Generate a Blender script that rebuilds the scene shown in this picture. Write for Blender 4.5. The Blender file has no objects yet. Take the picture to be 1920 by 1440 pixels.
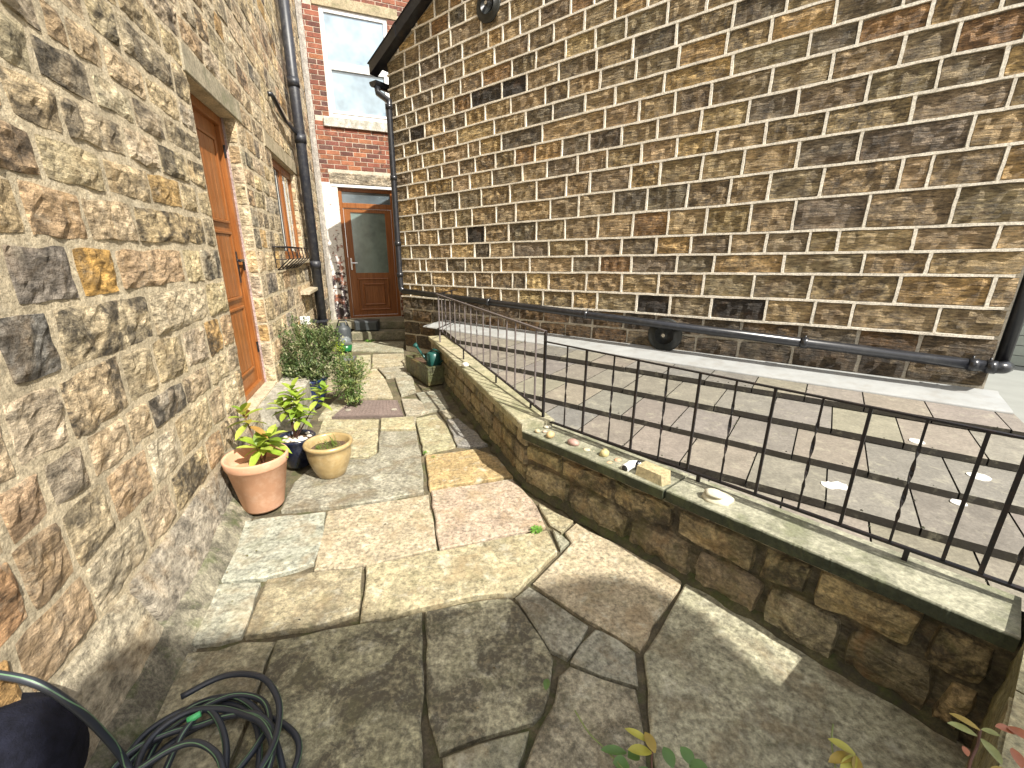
import bpy, math, random
from mathutils import Vector, noise
R_ = math.radians
rnd = random.Random(11)
S = bpy.context.scene
COL = S.collection

# ------------------------------------------------------------------ camera, sky, sun, exposure
F_PX, PITCH, ROLL, H = 795.0, R_(16.9), R_(0.5), 1.5
SUN_AZ, SUN_EL = 135.0, 47.0          # azimuth from +Y towards +X
cam_d = bpy.data.cameras.new('camera'); cam = bpy.data.objects.new('camera', cam_d); COL.objects.link(cam)
cam.location = (0, 0, H)
cam.rotation_mode = 'XYZ'
cam_d.sensor_width = 36.0; cam_d.lens = 36.0*F_PX/1920.0
cam_d.clip_start = 0.02; cam_d.clip_end = 500
from mathutils import Matrix
_m = Matrix.Rotation(math.pi/2-PITCH, 4, 'X') @ Matrix.Rotation(ROLL, 4, 'Z')
cam.rotation_euler = _m.to_euler()
S.camera = cam
W = bpy.data.worlds.new('World'); S.world = W; W.use_nodes = True
nt = W.node_tree; bg = nt.nodes['Background']
sky = nt.nodes.new('ShaderNodeTexSky'); sky.sky_type = 'NISHITA'; sky.sun_disc = False
sky.sun_elevation = R_(SUN_EL); sky.sun_rotation = R_(SUN_AZ); sky.dust_density = 2.0; sky.air_density = 1.0; sky.ozone_density=1.0
_tc = nt.nodes.new('ShaderNodeTexCoord'); _cn = nt.nodes.new('ShaderNodeTexNoise'); _cn.inputs['Scale'].default_value = 2.6; _cn.inputs['Detail'].default_value = 8; _cn.inputs['Distortion'].default_value = .4
_cr = nt.nodes.new('ShaderNodeValToRGB'); _cr.color_ramp.elements[0].position = .40; _cr.color_ramp.elements[1].position = .56
_cm = nt.nodes.new('ShaderNodeMix'); _cm.data_type = 'RGBA'; _cm.inputs[7].default_value = (6.8, 6.4, 5.7, 1)
nt.links.new(_tc.outputs['Generated'], _cn.inputs['Vector']); nt.links.new(_cn.outputs['Fac'], _cr.inputs[0]); nt.links.new(_cr.outputs[0], _cm.inputs[0])
nt.links.new(sky.outputs[0], _cm.inputs[6]); nt.links.new(_cm.outputs[2], bg.inputs[0]); bg.inputs[1].default_value = 0.15
sd = bpy.data.lights.new('sun', 'SUN'); sun = bpy.data.objects.new('sun', sd); COL.objects.link(sun)
sd.energy = 4.9; sd.angle = R_(0.5); sd.color = (1.0, 0.95, 0.86)
az, el = R_(SUN_AZ), R_(SUN_EL)
SV = Vector((math.sin(az)*math.cos(el), math.cos(az)*math.cos(el), math.sin(el)))
sun.rotation_euler = SV.to_track_quat('Z', 'Y').to_euler(); sun.location = SV*30
S.view_settings.view_transform = 'Standard'; S.view_settings.look = 'None'
S.view_settings.gamma = 1.0; S.view_settings.use_curve_mapping = False
S.view_settings.exposure = 0.84
S.render.resolution_x = 1024; S.render.resolution_y = 768

# ------------------------------------------------------------------ measuring helpers (photo pixel -> place on a surface)
CAM = Vector((0, 0, H))
def ray(x, y):
    X = (x-960)/F_PX; Y = (y-720)/F_PX
    cr, sr = math.cos(ROLL), math.sin(ROLL)
    X, Y = X*cr+Y*sr, -X*sr+Y*cr
    cp, sp = math.cos(PITCH), math.sin(PITCH)
    return Vector((X, cp-Y*sp, -(sp+Y*cp)))
def G(x, y, z=0.0):
    d = ray(x, y); return CAM + d*((z-H)/d.z)
def project(p):
    d = Vector(p)-CAM; cp, sp = math.cos(PITCH), math.sin(PITCH)
    Z = d.y*cp-d.z*sp; X = d.x/Z; Y = -(d.z*cp+d.y*sp)/Z
    cr, sr = math.cos(ROLL), math.sin(ROLL)
    return 960+F_PX*(X*cr-Y*sr), 720+F_PX*(X*sr+Y*cr)

class Frame:
    """vertical wall face: u runs along it, z up, n out of the face towards the lane"""
    def __init__(s, p, azd, flip=1):
        s.p = Vector((p[0], p[1], 0)); a = R_(azd)
        s.d = Vector((math.sin(a), math.cos(a), 0)); s.n = Vector((s.d.y, -s.d.x, 0))*flip
    def __call__(s, u, z, n=0.0):
        return s.p + s.d*u + s.n*n + Vector((0, 0, z))
    def on(s, x, y, n=0.0):
        d = ray(x, y); q = s.p + s.n*n
        w = CAM + d*(((q-CAM).dot(s.n))/d.dot(s.n))
        return (w-s.p).dot(s.d), w.z
    def u_of_px(s, x, zf, u0=2.0):
        lo, hi = -3.0, 12.0
        best = None
        for _ in range(60):
            m = (lo+hi)/2; px = project(s(m, zf(m)))[0]
            if px < x: lo = m
            else: hi = m
        return (lo+hi)/2

LF = Frame((-1.72, 2.22), -16.6)            # left house face (normal towards the lane)
RF = Frame((-1.76, 6.85), 126.0)            # gable wall face
BF = Frame((-3.17, 8.37), 68.0)             # far brick wall
if RF.n.dot(CAM-RF.p) < 0: RF.n = -RF.n
if BF.n.dot(CAM-BF.p) < 0: BF.n = -BF.n
if LF.n.dot(CAM-LF.p) < 0: LF.n = -LF.n

# ------------------------------------------------------------------ materials
MATS = {}
def mat(name):
    m = bpy.data.materials.new(name); m.use_nodes = True; MATS[name] = m
    n = m.node_tree; b = n.nodes['Principled BSDF']; return m, n, b
def N(n, t, **k):
    x = n.nodes.new(t)
    for a, v in k.items(): setattr(x, a, v)
    return x
def ramp(n, src, stops):
    r = N(n, 'ShaderNodeValToRGB'); e = r.color_ramp.elements
    while len(e) < len(stops): e.new(0.5)
    for i, (p, c) in enumerate(stops):
        e[i].position = p; e[i].color = (c, c, c, 1) if not isinstance(c, tuple) else (*c, 1)
    n.links.new(src, r.inputs[0]); return r.outputs[0]
def mix(n, fac, a, b, mode='MIX'):
    x = N(n, 'ShaderNodeMix', data_type='RGBA', blend_type=mode)
    if isinstance(fac, float): x.inputs[0].default_value = fac
    else: n.links.new(fac, x.inputs[0])
    for s, v in ((6, a), (7, b)):
        if isinstance(v, tuple): x.inputs[s].default_value = (*v, 1)
        else: n.links.new(v, x.inputs[s])
    return x.outputs[2]
def nz(n, vec, scale, detail=6, rough=.6, dist=0.0, vscale=None):
    if vscale:
        mp = N(n, 'ShaderNodeMapping'); mp.inputs['Scale'].default_value = vscale
        n.links.new(vec, mp.inputs[0]); vec = mp.outputs[0]
    x = N(n, 'ShaderNodeTexNoise'); x.inputs['Scale'].default_value = scale; x.inputs['Detail'].default_value = detail
    x.inputs['Roughness'].default_value = rough; x.inputs['Distortion'].default_value = dist
    n.links.new(vec, x.inputs['Vector']); return x.outputs['Fac']
def mth(n, op, a, b=None):
    x = N(n, 'ShaderNodeMath', operation=op)
    for i, v in enumerate((a, b)):
        if v is None: continue
        if isinstance(v, (int, float)): x.inputs[i].default_value = v
        else: n.links.new(v, x.inputs[i])
    return x.outputs[0]

def stone_mat(name, soot=(.05, .045, .035), soot_amt=1.0, soot_scale=7, speck_scale=45, var=.35, rough=.85, spec=.3,
              bump=.6, bdist=.012, strata=0.0, strata_scale=(6, 6, 60), iron=None, iron_amt=.0, pale=None, pale_amt=0.0, moss=None, moss_amt=0.0,
              bscale=14, grain=(.62, 1.28), gscale=70, gvec=None, speck_w=.45):
    m, n, b = mat(name)
    geo = N(n, 'ShaderNodeNewGeometry').outputs['Position']
    at = N(n, 'ShaderNodeAttribute', attribute_name='tint'); base = at.outputs['Color']; al = at.outputs['Alpha']
    # slow and fine variation of brightness
    v1 = ramp(n, nz(n, geo, 9, 5), [(.3, 1-var), (.7, 1+var*.6)])
    c = mix(n, 1.0, base, v1, 'MULTIPLY')
    v2 = ramp(n, nz(n, geo, gscale, 6, .75, 0, gvec), [(.34, grain[0]), (.64, grain[1])])
    c = mix(n, 1.0, c, v2, 'MULTIPLY')
    if iron:
        f = mth(n, 'MULTIPLY', ramp(n, nz(n, geo, 5.5, 6, .6, .8), [(.5, 0.0), (.68, 1.0)]), iron_amt)
        c = mix(n, f, c, iron)
    if pale:
        f = mth(n, 'MULTIPLY', ramp(n, nz(n, geo, 11, 8, .7, .4), [(.55, 0.0), (.66, 1.0)]), pale_amt)
        c = mix(n, f, c, pale)
    # soot / lichen: big soft patches times small specks, amount stored per stone
    big = ramp(n, nz(n, geo, soot_scale, 7, .65, .6), [(.45, 0.0), (.57, 1.0)])
    sm = ramp(n, nz(n, geo, speck_scale, 6, .75), [(.4, 0.0), (.6, 1.0)])
    f = mth(n, 'MULTIPLY', mth(n, 'MULTIPLY', mth(n, 'ADD', mth(n, 'MULTIPLY', big, .75), mth(n, 'MULTIPLY', sm, speck_w)), al), soot_amt)
    f = mth(n, 'MINIMUM', f, .93)
    c = mix(n, f, c, soot)
    if moss:
        f = mth(n, 'MULTIPLY', ramp(n, nz(n, geo, 8, 7, .7), [(.5, 0.0), (.64, 1.0)]), moss_amt)
        c = mix(n, f, c, moss)
    n.links.new(c, b.inputs['Base Color'])
    rr = ramp(n, nz(n, geo, 30, 4), [(.3, rough-.15), (.7, min(1, rough+.1))]); n.links.new(rr, b.inputs['Roughness'])
    b.inputs['Specular IOR Level'].default_value = spec
    h = mth(n, 'MULTIPLY', nz(n, geo, bscale, 10, .72), 1.0)
    h = mth(n, 'ADD', h, mth(n, 'MULTIPLY', nz(n, geo, 80, 5, .75), .32))
    if strata:
        h = mth(n, 'ADD', h, mth(n, 'MULTIPLY', nz(n, geo, 1.0, 5, .6, .5, strata_scale), strata))
    bp = N(n, 'ShaderNodeBump'); bp.inputs['Strength'].default_value = bump; bp.inputs['Distance'].default_value = bdist
    n.links.new(h, bp.inputs['Height']); n.links.new(bp.outputs[0], b.inputs['Normal'])
    return m
def flat_mat(name, col, rough=.6, metal=0.0, spec=.5, var=.15, vscale=12, bump=.15, bdist=.003, bscale=60, dirt=None, dirt_amt=0.0, coat=0.0, use_tint=False, sss=0.0):
    m, n, b = mat(name)
    geo = N(n, 'ShaderNodeNewGeometry').outputs['Position']
    v = ramp(n, nz(n, geo, vscale, 6, .6), [(.3, 1-var), (.7, 1+var)])
    if use_tint: c = mix(n, 1.0, N(n, 'ShaderNodeAttribute', attribute_name='tint').outputs['Color'], v, 'MULTIPLY')
    else: c = mix(n, 1.0, col, v, 'MULTIPLY')
    if dirt:
        f = mth(n, 'MULTIPLY', ramp(n, nz(n, geo, vscale*1.7, 8, .7), [(.48, 0.0), (.65, 1.0)]), dirt_amt); c = mix(n, f, c, dirt)
    n.links.new(c, b.inputs['Base Color'])
    b.inputs['Roughness'].default_value = rough; b.inputs['Metallic'].default_value = metal; b.inputs['Specular IOR Level'].default_value = spec
    if coat: b.inputs['Coat Weight'].default_value = coat; b.inputs['Coat Roughness'].default_value = .08
    if bump:
        bp = N(n, 'ShaderNodeBump'); bp.inputs['Strength'].default_value = bump; bp.inputs['Distance'].default_value = bdist
        n.links.new(nz(n, geo, bscale, 6, .7), bp.inputs['Height']); n.links.new(bp.outputs[0], b.inputs['Normal'])
    return m

M_LSTONE = stone_mat('left_house_sandstone', soot=(.045, .040, .034), soot_amt=1.0, grain=(.3, 1.75), gscale=1, gvec=(19, 19, 46), speck_w=.3, soot_scale=7, speck_scale=38, var=.38, bump=1.0, bdist=.04, strata=.6, strata_scale=(7, 7, 30),
                     iron=(.46, .27, .09), iron_amt=.3, pale=(.62, .54, .40), pale_amt=.45, bscale=16)
M_LMORT = stone_mat('left_house_mortar', soot_amt=.55, soot_scale=12, var=.3, bump=1.0, bdist=.02, bscale=24, pale=(.66, .60, .47), pale_amt=.4)
M_RSTONE = stone_mat('gable_sandstone', soot=(.04, .032, .024), soot_amt=.8, grain=(.2, 2.0), gscale=1.0, gvec=(14, 14, 70), soot_scale=13, speck_scale=60, var=.42, bump=1.0, bdist=.042, strata=1.8, strata_scale=(6, 6, 55),
                     iron=(.20, .095, .03), iron_amt=.35, pale=(.42, .33, .2), pale_amt=.38, bscale=26, rough=.72, spec=.4)
M_RMORT = stone_mat('gable_ribbon_pointing', soot_amt=.25, var=.12, bump=.35, bdist=.006, bscale=40)
M_SLAB = stone_mat('york_stone_paving', soot=(.075, .068, .05), soot_amt=1.1, soot_scale=5.5, speck_scale=52, speck_w=.6, grain=(.38, 1.5), gscale=46, var=.32, bump=.8, bdist=.012, bscale=11,
                   iron=(.46, .31, .15), iron_amt=.35, pale=(.62, .60, .48), pale_amt=.6, moss=(.20, .20, .09), moss_amt=.18)
M_BED = stone_mat('patio_joint_bed', soot_amt=.9, speck_scale=90, var=.35, bump=1.0, bdist=.01, bscale=50, moss=(.07, .10, .02), moss_amt=.55)
M_LOWST = stone_mat('garden_wall_stone', grain=(.4, 1.6), gscale=42, soot=(.035, .028, .018), soot_scale=7, speck_scale=40, var=.35, bump=1.0, bdist=.022, strata=1.0, strata_scale=(8, 8, 60),
                    iron=(.34, .17, .05), iron_amt=.45, moss=(.12, .12, .03), moss_amt=.4, rough=.5, spec=.5, bscale=15)
M_COPE = stone_mat('coping_stone', grain=(.6, 1.25), gscale=50, soot=(.05, .055, .035), soot_scale=8, speck_scale=70, var=.2, bump=.6, bdist=.006, moss=(.13, .15, .06), moss_amt=.35, bscale=30)
M_TILE = stone_mat('concrete_roof_tile', grain=(.75, 1.2), gscale=60, soot=(.05, .045, .04), soot_scale=6, speck_scale=90, var=.14, bump=.5, bdist=.004, pale=(.42, .40, .30), pale_amt=.35, bscale=60)
M_BRICK = stone_mat('red_brick', soot=(.07, .035, .03), soot_scale=14, speck_scale=90, var=.25, bump=.5, bdist=.006, bscale=60)
M_BMORT = stone_mat('brick_mortar', soot_amt=.3, var=.15, bump=.4, bdist=.005, bscale=60)
M_DARKSL = stone_mat('dark_slate_edge', soot_amt=.6, soot=(.02, .022, .018), var=.2, bump=.7, bdist=.008, strata=0, moss=(.06, .08, .03), moss_amt=.5, bscale=40)
M_BLACKPIPE = flat_mat('black_plastic', (.012, .013, .017), .28, spec=.6, var=.1, bump=.04, dirt=(.07, .07, .065), dirt_amt=.25)
M_GREYPIPE = flat_mat('grey_black_pipe_paint', (.020, .022, .030), .45, spec=.5, bump=.05, dirt=(.12, .115, .1), dirt_amt=.35)
M_IRON = flat_mat('wrought_iron_paint', (.009, .008, .009), .5, spec=.4, dirt=(.05, .022, .014), dirt_amt=.35, vscale=25)
M_IRONF = flat_mat('weathered_iron_paint', (.10, .085, .085), .55, spec=.5, dirt=(.2, .15, .12), dirt_amt=.5, vscale=25)
M_UPVC = flat_mat('white_upvc', (.8, .8, .8), .3, var=.04, bump=0)
M_LEAD = flat_mat('lead_flashing', (.33, .34, .335), .5, metal=.0, var=.12, vscale=5, bump=.3, bdist=.004, bscale=9, dirt=(.24, .225, .2), dirt_amt=.45)
M_TERRA = flat_mat('terracotta', (.56, .31, .19), .8, var=.12, bump=.25, dirt=(.68, .46, .33), dirt_amt=.6, vscale=7)
M_BEIGE = flat_mat('beige_glaze', (.36, .26, .12), .3, var=.22, vscale=14, bump=.1, dirt=(.5, .42, .26), dirt_amt=.4, coat=.3)
M_BLUE = flat_mat('cobalt_glaze', (.006, .018, .085), .15, var=.4, vscale=9, bump=.05, coat=.6, dirt=(.02, .02, .06), dirt_amt=.5)
M_NAVYG = flat_mat('navy_glaze', (.012, .016, .035), .2, var=.3, coat=.5, bump=0)
M_SOIL = flat_mat('potting_soil', (.10, .06, .035), .95, var=.5, vscale=60, bump=1, bdist=.012)
M_SOILPALE = flat_mat('dry_compost', (.45, .29, .16), .95, var=.2, vscale=60, bump=1, bdist=.01)
M_PEB = flat_mat('pebble', (.5, .45, .35), .6, var=.22, vscale=30, bump=.3, use_tint=True)
M_HOSE = flat_mat('garden_hose', (.026, .031, .042), .38, spec=.5, var=.1, bump=.02)
M_HOSEG = flat_mat('hose_green_stripe', (.11, .20, .11), .4, var=.1, bump=0)
M_NAVY = flat_mat('navy_cloth', (.010, .011, .020), .95, spec=.2, var=.5, vscale=30, bump=1.0, bscale=160, bdist=.006)
M_BAG = flat_mat('wet_black_plastic', (.012, .012, .01), .16, spec=.6, var=.2, bump=.5, bscale=12, bdist=.02, dirt=(.10, .09, .05), dirt_amt=.25)
M_STEM = flat_mat('plant_stem', (.10, .045, .03), .7, var=.2, bump=0)
M_STEMG = flat_mat('green_stem', (.16, .20, .06), .6, var=.2, bump=0)
M_TEAL = flat_mat('teal_plastic', (.012, .075, .065), .35, var=.1, bump=0)
M_GREENP = flat_mat('green_plastic', (.01, .12, .035), .3, var=.2, bump=0)
M_DGREY = flat_mat('dark_grey_plastic', (.045, .052, .055), .5, var=.15, bump=.1)
M_COVER = stone_mat('manhole_cover_iron', soot_amt=.4, var=.15, bump=.6, bdist=.004, bscale=80, rough=.6, spec=.5)
M_CONC = flat_mat('pale_concrete', (.24, .25, .235), .85, var=.08, vscale=3, bump=.2)
M_BOARD = flat_mat('pale_green_boards', (.36, .40, .36), .6, var=.08, vscale=6, bump=.1)
M_GROUND = flat_mat('earth', (.12, .10, .07), .95, var=.3, vscale=5, bump=.5)
M_ROOFSL = flat_mat('roof_slate', (.05, .05, .055), .6, var=.2)
M_CASTER = flat_mat('shade_caster_render', (.42, .36, .27), .85, var=.15, vscale=4)
M_WHITE = flat_mat('white_plastic', (.82, .82, .80), .35, var=.03, bump=0)
M_LIME = flat_mat('lime_wash_spot', (.6, .59, .55), .9, var=.2, vscale=40)
M_CHROME = flat_mat('satin_metal', (.6, .6, .6), .25, metal=1.0, var=.05, bump=0)

def wood_mat():
    m, n, b = mat('golden_oak_upvc')
    geo = N(n, 'ShaderNodeNewGeometry').outputs['Position']
    g = nz(n, geo, 1.0, 6, .65, 1.2, (38, 38, 2.2))
    c = ramp(n, g, [(.25, (.15, .046, .011)), (.5, (.26, .092, .023)), (.75, (.36, .14, .04))])
    n.links.new(c, b.inputs['Base Color']); b.inputs['Roughness'].default_value = .38; b.inputs['Specular IOR Level'].default_value = .45
    bp = N(n, 'ShaderNodeBump'); bp.inputs['Strength'].default_value = .1; bp.inputs['Distance'].default_value = .002
    n.links.new(g, bp.inputs['Height']); n.links.new(bp.outputs[0], b.inputs['Normal']); return m
M_OAK = wood_mat()
def glass_mat(name, col, rough, bump=0.0, bscale=60, spec=1.0):
    m, n, b = mat(name)
    geo = N(n, 'ShaderNodeNewGeometry').outputs['Position']
    v = ramp(n, nz(n, geo, 2.5, 3), [(.35, .7), (.65, 1.25)])
    c = mix(n, 1.0, col, v, 'MULTIPLY'); n.links.new(c, b.inputs['Base Color'])
    b.inputs['Roughness'].default_value = rough; b.inputs['Specular IOR Level'].default_value = spec
    b.inputs['Coat Weight'].default_value = 1.0; b.inputs['Coat Roughness'].default_value = rough*.5; b.inputs['Coat IOR'].default_value = 1.9
    if bump:
        bp = N(n, 'ShaderNodeBump'); bp.inputs['Strength'].default_value = bump; bp.inputs['Distance'].default_value = .004
        n.links.new(nz(n, geo, bscale, 3), bp.inputs['Height']); n.links.new(bp.outputs[0], b.inputs['Normal'])
    return m
M_GLASS = glass_mat('window_glass_sky', (.28, .38, .46), .04)  # pale blue base colour paints the sky reflection into the pane
M_FROST = glass_mat('frosted_glass', (.16, .22, .20), .22, .5, 25, .5)
M_DGLASS = glass_mat('pebbled_dark_glass', (.10, .13, .15), .2, .9, 160, .5)
M_LGLASS = glass_mat('casement_glass', (.14, .16, .16), .03)
M_CLOTH = flat_mat('net_curtain', (.7, .7, .66), .8, var=.1)
def whitewash_mat():
    m, n, b = mat('flaking_whitewash')
    geo = N(n, 'ShaderNodeNewGeometry').outputs['Position']
    sep = N(n, 'ShaderNodeSeparateXYZ'); n.links.new(geo, sep.inputs[0])
    f1 = nz(n, geo, 9, 9, .75, .5)
    zz = mth(n, 'MULTIPLY', mth(n, 'SUBTRACT', sep.outputs[2], 1.4), .10)
    f = ramp(n, mth(n, 'ADD', f1, zz), [(.44, 0.0), (.5, 1.0)])
    at = N(n, 'ShaderNodeAttribute', attribute_name='tint')
    dk = mix(n, ramp(n, mth(n, 'ADD', nz(n, geo, 6, 4), zz), [(.42, 0.0), (.56, 1.0)]), (.03, .02, .022), at.outputs['Color'])
    c = mix(n, f, dk, (.74, .71, .66)); n.links.new(c, b.inputs['Base Color']); b.inputs['Roughness'].default_value = .85
    bp = N(n, 'ShaderNodeBump'); bp.inputs['Strength'].default_value = .7; bp.inputs['Distance'].default_value = .008
    n.links.new(f1, bp.inputs['Height']); n.links.new(bp.outputs[0], b.inputs['Normal']); return m
M_WASH = whitewash_mat()
def leaf_mat(name, rough=.45):
    m, n, b = mat(name)
    at = N(n, 'ShaderNodeAttribute', attribute_name='tint')
    geo = N(n, 'ShaderNodeNewGeometry').outputs['Position']
    c = mix(n, 1.0, at.outputs['Color'], ramp(n, nz(n, geo, 25, 3), [(.3, .8), (.7, 1.2)]), 'MULTIPLY')
    n.links.new(c, b.inputs['Base Color']); b.inputs['Roughness'].default_value = rough
    tr = N(n, 'ShaderNodeBsdfTranslucent'); n.links.new(c, tr.inputs[0])
    ms = N(n, 'ShaderNodeMixShader'); ms.inputs[0].default_value = .32
    out = n.nodes['Material Output']; n.links.new(b.outputs[0], ms.inputs[1]); n.links.new(tr.outputs[0], ms.inputs[2]); n.links.new(ms.outputs[0], out.inputs[0])
    return m
M_LEAF = leaf_mat('leaf')

# ------------------------------------------------------------------ object helpers
WLOC = {}
def thing(name, label, cat, loc=(0, 0, 0), group=None):
    o = bpy.data.objects.new(name, None); COL.objects.link(o); o.empty_display_size = .1
    o.location = loc; WLOC[o.name] = Vector(loc); o['label'] = label; o['category'] = cat
    if group: o['group'] = group
    return o
class MB:
    def __init__(s): s.v = []; s.f = []; s.t = []
    def add(s, vs, fs, tint=None):
        b = len(s.v); s.v += [Vector(v) for v in vs]; s.f += [tuple(i+b for i in f) for f in fs]
        s.t += [tint or (.5, .5, .5, 1)]*len(vs); return s
    def box(s, fr, u0, u1, z0, z1, n0, n1, tint=None, bev=0.0):
        c = [(u0, z0), (u1, z0), (u1, z1), (u0, z1)]
        if bev:
            c2 = [(u0+bev, z0+bev), (u1-bev, z0+bev), (u1-bev, z1-bev), (u0+bev, z1-bev)]
            vs = [fr(a, b, n0) for a, b in c]+[fr(a, b, n1-bev) for a, b in c]+[fr(a, b, n1) for a, b in c2]
            fs = [(3, 2, 1, 0), (8, 9, 10, 11)]+[(i, (i+1) % 4, 4+(i+1) % 4, 4+i) for i in range(4)]+[(4+i, 4+(i+1) % 4, 8+(i+1) % 4, 8+i) for i in range(4)]
        else:
            vs = [fr(a, b, n0) for a, b in c]+[fr(a, b, n1) for a, b in c]
            fs = [(3, 2, 1, 0), (4, 5, 6, 7)]+[(i, (i+1) % 4, 4+(i+1) % 4, 4+i) for i in range(4)]
        return s.add(vs, fs, tint)
    def tube(s, pts, r, seg=10, tint=None, caps=True, closed=False):
        pts = [Vector(p) for p in pts]; n = len(pts); rings = []
        rr = r if isinstance(r, (list, tuple)) else [r]*n
        prev = None
        for i, p in enumerate(pts):
            t = (pts[min(i+1, n-1)]-pts[max(i-1, 0)]).normalized()
            if prev is None:
                a = Vector((0, 0, 1)) if abs(t.z) < .9 else Vector((1, 0, 0)); x = t.cross(a).normalized()
            else: x = (prev-t*prev.dot(t)).normalized()
            prev = x; y = t.cross(x)
            rings.append([p+(x*math.cos(2*math.pi*k/seg)+y*math.sin(2*math.pi*k/seg))*rr[i] for k in range(seg)])
        vs = [v for g in rings for v in g]
        fs = [(i*seg+k, i*seg+(k+1) % seg, (i+1)*seg+(k+1) % seg, (i+1)*seg+k) for i in range(n-1) for k in range(seg)]
        if caps: fs += [tuple(range(seg))[::-1], tuple((n-1)*seg+k for k in range(seg))]
        return s.add(vs, fs, tint)
    def lathe(s, c, prof, seg=32, tint=None, wob=0.0, tilt=None):
        c = Vector(c); vs = []
        for r, z in prof:
            for k in range(seg):
                a = 2*math.pi*k/seg; vs.append(Vector((r*math.cos(a), r*math.sin(a), z)))
        if tilt: vs = [tilt @ v for v in vs]
        vs = [c+v for v in vs]
        fs = [(i*seg+k, i*seg+(k+1) % seg, (i+1)*seg+(k+1) % seg, (i+1)*seg+k) for i in range(len(prof)-1) for k in range(seg)]
        if prof[0][0] > 1e-4: fs.append(tuple(range(seg))[::-1])
        if prof[-1][0] > 1e-4: fs.append(tuple((len(prof)-1)*seg+k for k in range(seg)))
        return s.add(vs, fs, tint)
    def prism(s, bot, top, tint=None):
        n = len(bot)
        return s.add(list(bot)+list(top), [tuple(range(n))[::-1], tuple(n+i for i in range(n))]+[(i, (i+1) % n, n+(i+1) % n, n+i) for i in range(n)], tint)
    def build(s, name, m, parent=None, smooth=False, kind=None, label=None):
        n = len(s.v)
        xs = [v.x for v in s.v]; ys = [v.y for v in s.v]; zs = [v.z for v in s.v]
        c = Vector(((min(xs)+max(xs))/2, (min(ys)+max(ys))/2, min(zs) if parent is None else (min(zs)+max(zs))/2))
        me = bpy.data.meshes.new(name); me.from_pydata([v-c for v in s.v], [], s.f)
        a = me.color_attributes.new('tint', 'FLOAT_COLOR', 'POINT')
        a.data.foreach_set('color', [x for t in s.t for x in (t if len(t) == 4 else (*t, 1))])
        me.materials.append(m)
        if smooth: me.polygons.foreach_set('use_smooth', [True]*len(me.polygons))
        me.update()
        o = bpy.data.objects.new(name, me); COL.objects.link(o)
        if parent is not None:
            o.parent = parent; o.location = c-WLOC[parent.name]
        else: o.location = c
        WLOC[o.name] = c
        if kind: o['kind'] = kind
        if label: o['label'] = label
        return o
def tag(o, label, cat, group=None):
    o['label'] = label; o['category'] = cat
    if group: o['group'] = group
    return o

def rock(mb, fr, quad, n_back=-.02, proud=.012, amp=.012, edge=.012, cell=.06, jit=.004, corner=.25, tint=None, nscale=14, seed=None, maxc=7, dome=.006, nmin=-1):
    """irregular rock-faced stone; quad = (u,z) bl, br, tr, tl"""
    (u0, z0), (u1, z1), (u2, z2), (u3, z3) = quad
    L = max(.02, ((u1-u0)+(u2-u3))/2); Hh = max(.02, ((z3-z0)+(z2-z1))/2)
    nx = max(2, min(maxc, int(L/cell))); ny = max(2, min(maxc-2, int(Hh/cell)))
    e1 = min(edge/L, .3); e2 = min(edge/Hh, .3)
    ss = [0]+[e1+(1-2*e1)*i/nx for i in range(nx+1)]+[1]
    ts = [0]+[e2+(1-2*e2)*i/ny for i in range(ny+1)]+[1]
    sd_ = seed if seed is not None else rnd.random()*100
    vs = []; cn = corner
    tilt_u = rnd.uniform(-1, 1)*amp*.5; tilt_z = rnd.uniform(-1, 1)*amp*.5
    for j, t in enumerate(ts):
        for i, s_ in enumerate(ss):
            # pull the corners in
            cs, ct = abs(2*s_-1), abs(2*t-1)
            k = max(0, cs+ct-1.55)*cn
            rr_ = min(Hh, L)
            du = -math.copysign(1, s_-.5)*k*rr_*.5 if cs > .2 else 0
            dz = -math.copysign(1, t-.5)*k*rr_*.5 if ct > .2 else 0
            u = (u0*(1-s_)+u1*s_)*(1-t)+(u3*(1-s_)+u2*s_)*t+du
            z = (z0*(1-s_)+z1*s_)*(1-t)+(z3*(1-s_)+z2*s_)*t+dz
            ring = i in (0, len(ss)-1) or j in (0, len(ts)-1)
            ring2 = i in (1, len(ss)-2) or j in (1, len(ts)-2)
            jx = noise.noise(Vector((u*9, z*9, sd_)))*jit*2; jz = noise.noise(Vector((u*9, z*9, sd_+7)))*jit*2
            if ring: n = n_back
            else:
                nn = noise.noise(Vector((u*nscale, z*nscale, sd_+3)))+.5*noise.noise(Vector((u*nscale*2.3, z*nscale*2.3, sd_+5)))+.3*noise.noise(Vector((u*nscale*4, z*nscale*9, sd_+9)))
                n = proud+amp*nn+tilt_u*(2*s_-1)+tilt_z*(2*t-1)+dome*(1-cs*cs)*(1-ct*ct)
                if ring2: n = n*.5
                n = max(n, nmin)
            vs.append(fr(u+jx, z+jz, n))
    w = len(ss); fs = [(j*w+i, j*w+i+1, (j+1)*w+i+1, (j+1)*w+i) for j in range(len(ts)-1) for i in range(w-1)]
    mb.add(vs, fs, tint)
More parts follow.
